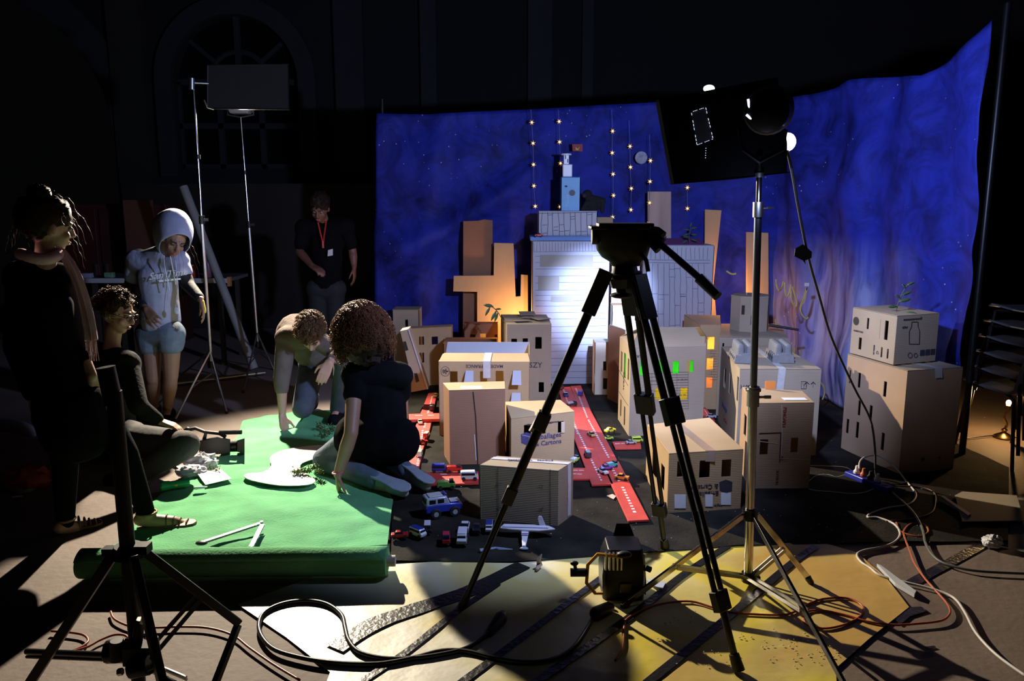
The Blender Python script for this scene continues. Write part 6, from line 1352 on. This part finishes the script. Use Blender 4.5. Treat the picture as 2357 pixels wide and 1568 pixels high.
# yellow ribbon garland along the corner of the sheet
YR=mat('yellow_ribbon',(.50,.36,.10),.6,0,.2,20)
gd=empty('ribbon_garland',A(1800,650,6.05),'looped yellow ribbons hanging on the right half of the blue sheet','garland')
for r in ([(1786,643),(1788,660),(1794,670),(1800,660),(1803,648)],[(1806,650),(1808,676),(1812,682),(1817,672),(1820,655)],[(1820,655),(1822,690),(1830,706),(1834,700),(1832,688),(1824,660)],[(1857,662),(1850,685),(1844,700),(1842,715),(1848,728),(1856,734),(1860,730)],[(1857,662),(1852,690),(1846,700)],[(1785,735),(1787,748)],[(1822,788),(1820,800),(1826,815),(1828,800)],[(1840,806),(1843,815)],[(1888,880),(1896,890),(1898,905),(1893,920)],[(1672,624),(1684,631),(1694,630)]):
    MB().tube(spline([A(x,y,6.05 if x<1800 else 5.98) for x,y in r],3),.0065,5).build('ribbon',YR,gd)
MB().box(A(1857,655,5.97),(.03,.01,.025)).build('ribbon_clip',mat('pale_clip',(.5,.5,.45),.5),gd)
# ================================================================ cables, tape and floor clutter
def cable(name,label,pts,r,m,z=None,cat='cable',k=5):
    P=[V(p) if len(p)==3 and isinstance(p,V) else G(p[0],p[1],(z if z else r+.009)) for p in pts]
    o=MB().tube(spline(P,k),r,7).build(name,m,smooth=180); return tag(o,label,cat)
c1=lambda L:[(500+x/2.2236,1240+y/2.2236) for x,y in L]
c8=lambda L:[(1750+x/2.761,1000+y/2.761) for x,y in L]
RUB=mat('black_rubber_cable',(.012,.012,.013),.35,0,.1,20); REDC=mat('red_brown_cable',(.33,.07,.04),.4,0,.1,20); WHC=mat('white_cable',(.55,.53,.5),.45,0,.05,20); GRC=mat('grey_green_cable',(.09,.10,.10),.5,0,.1,20)
cable('power_cable','thick black cable looping from the floor spotlight across the paper',c1([(1925,400),(1880,480),(1810,570),(1700,622),(1560,632),(1420,612),(1280,578),(1150,575),(1000,612),(820,642),(600,636),(420,608),(280,560),(215,470),(235,385),(330,335),(450,318),(560,335),(635,390),(655,460),(672,520),(725,580),(850,612),(1000,612),(1150,592),(1280,558),(1400,482)]),.0085,RUB,.016)
pb=MB().cap(G(1128,1454,.025),G(1152,1424,.03),.016,.026).cap(G(1152,1424,.03),G(1157,1416,.03),.024,.018).build('cable_plug',BLACKP); tag(pb,'black plug at the loose end of the looping cable','plug')
cable('extension_cable','red brown cable crossing the bare floor behind the grip stand',[(255,1408),(262,1424),(285,1437),(315,1445),(360,1445),(420,1443),(480,1446),(535,1462),(575,1492),(630,1530),(690,1566)],.0045,REDC)
cable('extension_cable','short red brown cable loop left of the grip stand clamps',[(118,1453),(160,1456),(192,1462),(203,1475),(190,1488),(165,1500),(200,1490),(230,1474),(262,1462),(288,1463),(297,1475),(288,1488),(275,1497)],.0045,REDC)
cable('extension_cable','long orange red cable wandering from the spotlight to the right hand floor',[(1416,1521),(1434,1491),(1437,1441),(1446,1423),(1488,1400),(1535,1388),(1592,1385),(1645,1400),(1695,1411),(1785,1416),(1823,1411),(1874,1385),(1913,1377),(1953,1378),(1985,1395),(1982,1416),(1953,1435),(1902,1447),(1862,1440),(1850,1424),(1862,1407),(1902,1407),(1953,1418),(1996,1431),(2058,1439),(2112,1436),(2166,1429),(2186,1413),(2181,1391),(2156,1362),(2130,1333),(2105,1297),(2094,1268),(2081,1235),(2081,1221),(2098,1206),(2127,1208),(2136,1225),(2112,1235),(2072,1223),(2063,1203)],.0045,mat('orange_red_cable',(.42,.09,.04),.4,0,.1,20),.014)
ps=G(1978,1095); z=.06
P=[G(1978,1080,.075),G(1980,1062,.11),G(1997,1050,.12),G(2025,1050,.11),G(2060,1075,.06)]+[G(x,y,.014) for x,y in c8([(930,300),(985,370),(980,415),(930,450),(800,470),(700,505),(685,528),(750,530),(850,570),(888,630),(860,680),(780,715),(660,738),(615,765),(640,810),(700,850),(760,895),(900,935),(1100,985),(1230,1040),(1300,1130),(1370,1260),(1500,1400),(1700,1545)])]
cable('white_cable','white cable rising from the blue power strip and snaking to the bottom right',P,.0055,WHC)
hang=[A(1812,345,3.2),A(1824,400,3.25),A(1838,480,3.35),A(1860,590,3.5),A(1885,680,3.7),A(1915,780,3.9),A(1965,890,4.15),A(2003,965,4.27),A(2014,1030,4.28)]
fl2=[G(x,y,.016) for x,y in ((2018,1100),(2050,1130),(2098,1175),(2122,1215),(2132,1255),(2160,1290),(2215,1309),(2280,1317),(2400,1322))]
cable('lamp_cable','grey cable hanging from the boxed lamp down past the large box',hang+fl2,.006,GRC)
bb_=MB().loft([[A(x,y,3.42+dy) for x,y in r] for dy,r in ((0,((1830,572),(1848,562),(1869,580),(1868,594),(1853,600),(1855,610),(1848,600),(1828,590))),(.04,((1830,572),(1848,562),(1869,580),(1868,594),(1853,600),(1855,610),(1848,600),(1828,590))))]).build('black_switch_box',BLACKP,smooth=0,bevel=.002); tag(bb_,'black inline box hanging on the grey lamp cable','cable box')
pw=empty('power_strip',G(2003,1112),'long blue power strip with several plugs beside the large box','power strip')
a,b_=G(1952,1090,.02),G(2052,1130,.02); BP=mat('blue_plastic',(.02,.03,.35),.35,0,.05,20)
m=MB().bar(a,b_,.062,.038).build('strip_body',BP,pw,bevel=.006)
for i in range(5):
    p=a.lerp(b_,.2+.16*i)+V((0,0,.02)); m=MB().cyl(p,p+V((0,0,.002)),.019,n=16)
    s_=m.build('socket',mat('dark_blue_plastic',(.01,.015,.2),.4),pw)
for i,(mm,nm) in enumerate(((WHITEPL,'white_plug'),(mat('orange_plastic',(.5,.12,.03),.5),'orange_plug'),(BLACKP,'black_plug'),(WHITEPL,'white_plug'))):
    p=a.lerp(b_,.2+.16*i)+V((0,0,.022)); MB().lathe([(.018,0),(.019,.012),(.011,.022),(.008,.045)],p,n=14).build(nm,mm,pw)
cable('thin_cord','thin pale orange cord from behind the patched box to the power strip',[(1866,1072),(1900,1073),(1940,1075),(1957,1081),(1960,1088)],.003,mat('pale_orange_cord',(.5,.28,.12),.5))
cable('thin_cord','thin white cord curling left of the power strip',[(1862,1108),(1880,1095),(1905,1093),(1925,1098),(1945,1093),(1952,1088)],.0025,WHC)
cable('thin_cord','thin grey cord along the foot of the patched box towards the strip',[(1861,1126),(1880,1130),(1920,1133),(1960,1137),(1990,1134),(2010,1126)],.003,WHC)
cable('thin_cord','brown cord curling from the power strip past the orange loop',[(2010,1110),(2060,1118),(2120,1122),(2150,1135),(2152,1165),(2140,1183),(2100,1195),(2040,1200)],.004,mat('brown_cord',(.12,.06,.04),.5))
cable('thin_cord','black cord lying on the dark floor towards the table lamp',[(2180,1013),(2235,1008),(2290,1003),(2345,1008)],.004,RUB)
# black tape lines on the floor and paper
TP=mat('black_gaffer_tape',(.014,.014,.015),.32,0,.2,20,.35,50,spec=.5)
def tapeline(label,pts,wd,z=.0135):
    P=[G(x,y,z) for x,y in pts]; P=spline(P,7); rows=[]
    for i,p in enumerate(P):
        d=(P[min(i+1,len(P)-1)]-P[max(i-1,0)]); d.z=0; d.normalize(); s_=V((-d.y,d.x,0)); q=wd/2*(1+.08*noise.noise(V((i*.4,wd*50,0)))); h=.0012*abs(noise.noise(V((i*.5,3,0))))
        rows.append([p-s_*q,p+V((0,0,h)),p+s_*q])
    o=MB().loft(rows,closed=False).build('tape_line',TP,smooth=180); return tag(o,label,'tape','black tape lines on the paper')
tapeline('widest crumpled black tape line, from the cloth edge to the bright white patch',[(1205,1300),(1080,1360),(960,1400),(860,1436),(770,1492)],.085)
tapeline('thin black tape line beside the left tripod foot',[(1147,1343),(1035,1420),(940,1496),(833,1568)],.030)
tapeline('black tape line running from the floor spotlight to the bottom edge',[(1440,1288),(1390,1325),(1230,1445),(1060,1572)],.032)
tapeline('black tape line passing under the left leg of the lamp stand',[(1676,1256),(1579,1318),(1444,1424),(1250,1558),(1230,1572)],.036)
tapeline('black tape line passing under the centre of the lamp stand',[(1879,1257),(1826,1293),(1696,1403),(1610,1474),(1489,1572)],.036)
tapeline('faded black tape line on the bare concrete at the right',[(2268,1250),(2180,1298),(2098,1342)],.05,.004)
# right side scraps
def scrap(name,label,px,z,th,m,cat='scrap'):
    return tag(MB().slab([G(x,y,z) for x,y in px],(0,0,th)).build(name,m,smooth=0,bevel=0),label,cat)
scrap('cardboard_scrap','grey flat cardboard sheet on the dark floor below the chair stack',[(2198,1142),(2215,1133),(2340,1142),(2357,1200),(2215,1202)],.017,.004,CBg)
scrap('batten','slim purple grey batten lying left of the grey cardboard sheet',[(2165,1147),(2172,1146),(2234,1188),(2228,1192)],.017,.012,mat('purple_grey_wood',(.16,.15,.26),.7),'batten')
scrap('white_batten','white wooden batten poking out under the yellow paper edge',[(2018,1305),(2026,1308),(2108,1368),(2104,1376),(2060,1350)],.008,.015,mat('white_painted_wood',(.5,.52,.56),.7),'batten')
scrap('dark_scrap','torn dark scrap beneath the right corner of the yellow paper',[(2072,1400),(2120,1398),(2135,1408),(2095,1420),(2072,1440),(2062,1428)],.0035,.003,TP)
scrap('dark_scrap','small dark sliver on the bare concrete at bottom right',[(2128,1491),(2150,1488),(2154,1491),(2135,1495)],.003,.003,TP)
scrap('paper_scrap','small crumpled blue white paper beside the floor spotlight',[(1488,1338),(1510,1334),(1532,1344),(1525,1358),(1505,1352)],.016,.006,mat('blue_white_paper',(.5,.55,.68),.7),'paper')
scrap('paper_scrap','torn pale paper scrap on black cloth left of the nearest red strip',[(1396,1142),(1410,1138),(1418,1143),(1412,1150)],.016,.002,mat('cream_scrap',(.6,.5,.4),.7),'paper')
scrap('paper_scrap','tiny pale scrap on black cloth right of the far road',[(1368,903),(1380,901),(1378,908)],.016,.002,mat('cream_scrap',(.6,.5,.4),.7),'paper')
ct=MB().ell(G(2285,1247,.03),(.045,.035,.03),None,26,16,fn=lambda d:1+.4*noise.noise(d*4)+.2*noise.noise(d*11)).build('cotton_wad',mat('white_cotton',(.6,.6,.62),.95,0,.05,30,.5,60)); tag(ct,'small white cotton wad at the edge of the black cloth','cotton')
dr=empty('dried_leaf',G(1240,1306,.01),'curled pale dried leaf standing on the cloth edge','leaf'); MB().tube([G(1235,1312,.02),A(1242,1300,3.27),A(1240,1288,3.26),A(1247,1276,3.26)],[.006,.014,.010,.002],6).build('leaf_blade',mat('pale_dry_leaf',(.5,.42,.33),.6),dr)
# white paint splashes on the yellow paper
rnd=random.Random(4); m=MB()
for i in range(90):
    x,y=rnd.choice([(1640,1500),(1860,1490),(1750,1470),(1900,1515),(1560,1430)]); x+=rnd.gauss(0,45); y+=rnd.gauss(0,22); m.ell(G(x,y,.0125),(rnd.uniform(.001,.006),rnd.uniform(.001,.004),.0015),None,6,4)
sp=m.build('paint_splashes',mat('dried_white_paint',(.55,.52,.45),.6),smooth=180); tag(sp,'dried white paint splashes on the yellow paper','paint',kind='stuff')
m=MB()
for i in range(160):
    x=rnd.uniform(930,2300); y=rnd.uniform(1120,1250) if rnd.random()<.6 else rnd.uniform(930,1120); m.ell(G(x,y,.022),(rnd.uniform(.0015,.004),rnd.uniform(.001,.003),.001),None,5,4)
sp=m.build('white_crumbs',mat('white_crumb',(.45,.45,.45),.8),smooth=180); tag(sp,'tiny white crumbs scattered over the black cloth','crumbs',kind='stuff')
# left side clutter in the dark
fb=MB().loft([[G(0,958,.10)+V((-.4,0,0)),G(0,1000,.02)+V((-.4,0,0))],[G(0,958,.12),G(0,992,.02)],[G(40,962,.13),G(40,1000,.03)],[G(70,975,.10),G(75,1008,.02)],[G(88,985,.06),G(88,1004,.02)]],closed=False,cap=False).build('pale_cloth_heap',mat('pale_blue_fabric',(.28,.30,.42),.9,0,.1,8),sub=2,solid=.01,smooth=180); tag(fb,'heap of pale blue white fabric on the floor at far left','fabric')
rb=MB().ell(G(60,1100,.06),(.13,.11,.07),None,24,14,fn=lambda d:1+.3*noise.noise(d*3)+.12*noise.noise(d*8)).build('red_bag',mat('red_crumpled_bag',(.30,.035,.025),.5,0,.2,8,.4,20)); tag(rb,'crumpled red bag on the floor behind the grey tape roll','bag')
tr=empty('tape_roll',G(45,1135),'roll of grey tape standing flat on the floor at far left','tape roll'); a=G(45,1135,0)+V((0,.05,0)); MB().lathe([(.040,.002),(.062,.002),(.062,.05),(.040,.05),(.040,.002)],a,n=28,cap=False).build('tape_winding',mat('grey_tape',(.22,.25,.26),.5),tr); MB().box(G(40,1143,.004),(.05,.02,.003),Matrix.Rotation(.4,3,'Z')).build('loose_tape_end',WHITEP,tr,smooth=0)
ts=MB().ell(G(158,1062,.02),(.05,.035,.018),None,22,12,fn=lambda d:1+.5*noise.noise(d*5)).build('crumpled_tissue',mat('pale_tissue',(.45,.43,.42),.9)); tag(ts,'crumpled pale tissue on the floor between dark legs','tissue')
# work table in the background
tb=empty('work_table',V((A(380,700,7.7).x,7.9,0)),'long work table with white edge behind the hooded person','table')
z=A(530,640,7.7).z; xl=A(195,660,7.7).x; xr=A(528,640,7.7).x
MB().box(((xl+xr)/2,7.95,z-.02),(xr-xl,.6,.035)).build('table_top',mat('grey_table_top',(.10,.10,.10),.6),tb,bevel=.003); MB().box(((xl+xr)/2,7.64,z-.02),(xr-xl,.012,.045)).build('white_edge',mat('white_laminate',(.45,.45,.47),.5),tb); MB().box((xr+.012,7.66,z-.03),(.03,.05,.09)).build('end_block',mat('orange_wood',(.45,.20,.07),.6),tb)
for x in(xl+.1,xr-.1):
    for y in(7.7,8.2): MB().box((x,y,(z-.04)/2),(.04,.04,z-.04)).build('leg',mat('dark_wood',(.03,.025,.02),.7),tb)
def can(x,y,h,r,m,label,name='drink_can',capm=None):
    c=V((A(x,y,7.75).x,7.75,z)); o=empty(name,c,label,'can'); MB().lathe([(r*.9,0),(r,.006),(r,h-.008),(r*.85,h)],c,n=20).build('can_body',m,o); MB().cyl(c+V((0,0,h)),c+V((0,0,h+.006 if capm is None else h+.03)),r*(.7 if capm is None else .4),n=16).build('can_top',capm or STEEL,o)
can(445,635,.115,.033,mat('red_can_print',(.35,.02,.02),.35),'red drink can on the work table beside the hooded person')
can(480,635,.21,.032,mat('purple_can_print',(.07,.04,.18),.35,0,.2,5,col2=(.3,.12,.08)),'tall purple spray can on the work table','spray_can',BLACKP)
o=MB().box((A(203,648,7.75).x,7.75,z+.02),(.09,.06,.045)).build('white_carton',mat('lilac_white_card',(.3,.3,.4),.7),bevel=.003); tag(o,'small lilac white carton on the left part of the table','carton')
o=MB().box((A(254,652,7.75).x,7.75,z+.025),(.08,.06,.05)).build('green_carton',mat('green_white_card',(.15,.28,.17),.7,0,.5,40),bevel=.003); tag(o,'small green and white carton on the left part of the table','carton')
TU=mat('grey_card_tube',(.22,.22,.22),.7)
a=A(424,432,7.35); b_=V((A(590,860,7.35).x,7.35,.04)); b_=A(562,800,7.3); b_.z=.04
o=MB().cyl(A(422,430,7.55),V((A(585,850,7.3).x,7.3,.045)),.040,n=18).build('leaning_tube',TU); tag(o,'long grey cardboard tube leaning diagonally across the table end','tube')
o=MB().cyl(G(395,885,.03),G(610,858,.03),.018,n=12).build('metal_pipe',mat('brushed_pipe',(.3,.26,.2),.35,.8,.1,20)); tag(o,'metal pipe lying on the floor behind the far stands','pipe')
cb=empty('dark_cabinet',V((-4.6,8.9,0)),'dark red cabinet standing in the shadows behind the table','cabinet')
MB().box((-4.5,9.0,.78),(1.5,.5,1.56)).build('cabinet_body',mat('dark_red_lacquer',(.05,.008,.006),.6,0,.1,5),cb,bevel=.006)
for i in(0,1): d_=MB().box((-4.87+.74*i,8.74,.78),(.70,.02,1.45)).build('door',mat('dark_red_lacquer',(.05,.008,.006),.6),cb,bevel=.004); MB().box((-4.56+.12*i,8.72,.85),(.02,.03,.12)).build('handle',STEEL,d_)
bp=MB().box((A(325,560,8.4).x,8.4,.8),(.30,.03,1.6)).build('leaning_plank',mat('brown_red_plank',(.10,.035,.02),.7)); tag(bp,'brown red plank standing upright behind the hooded person','plank')
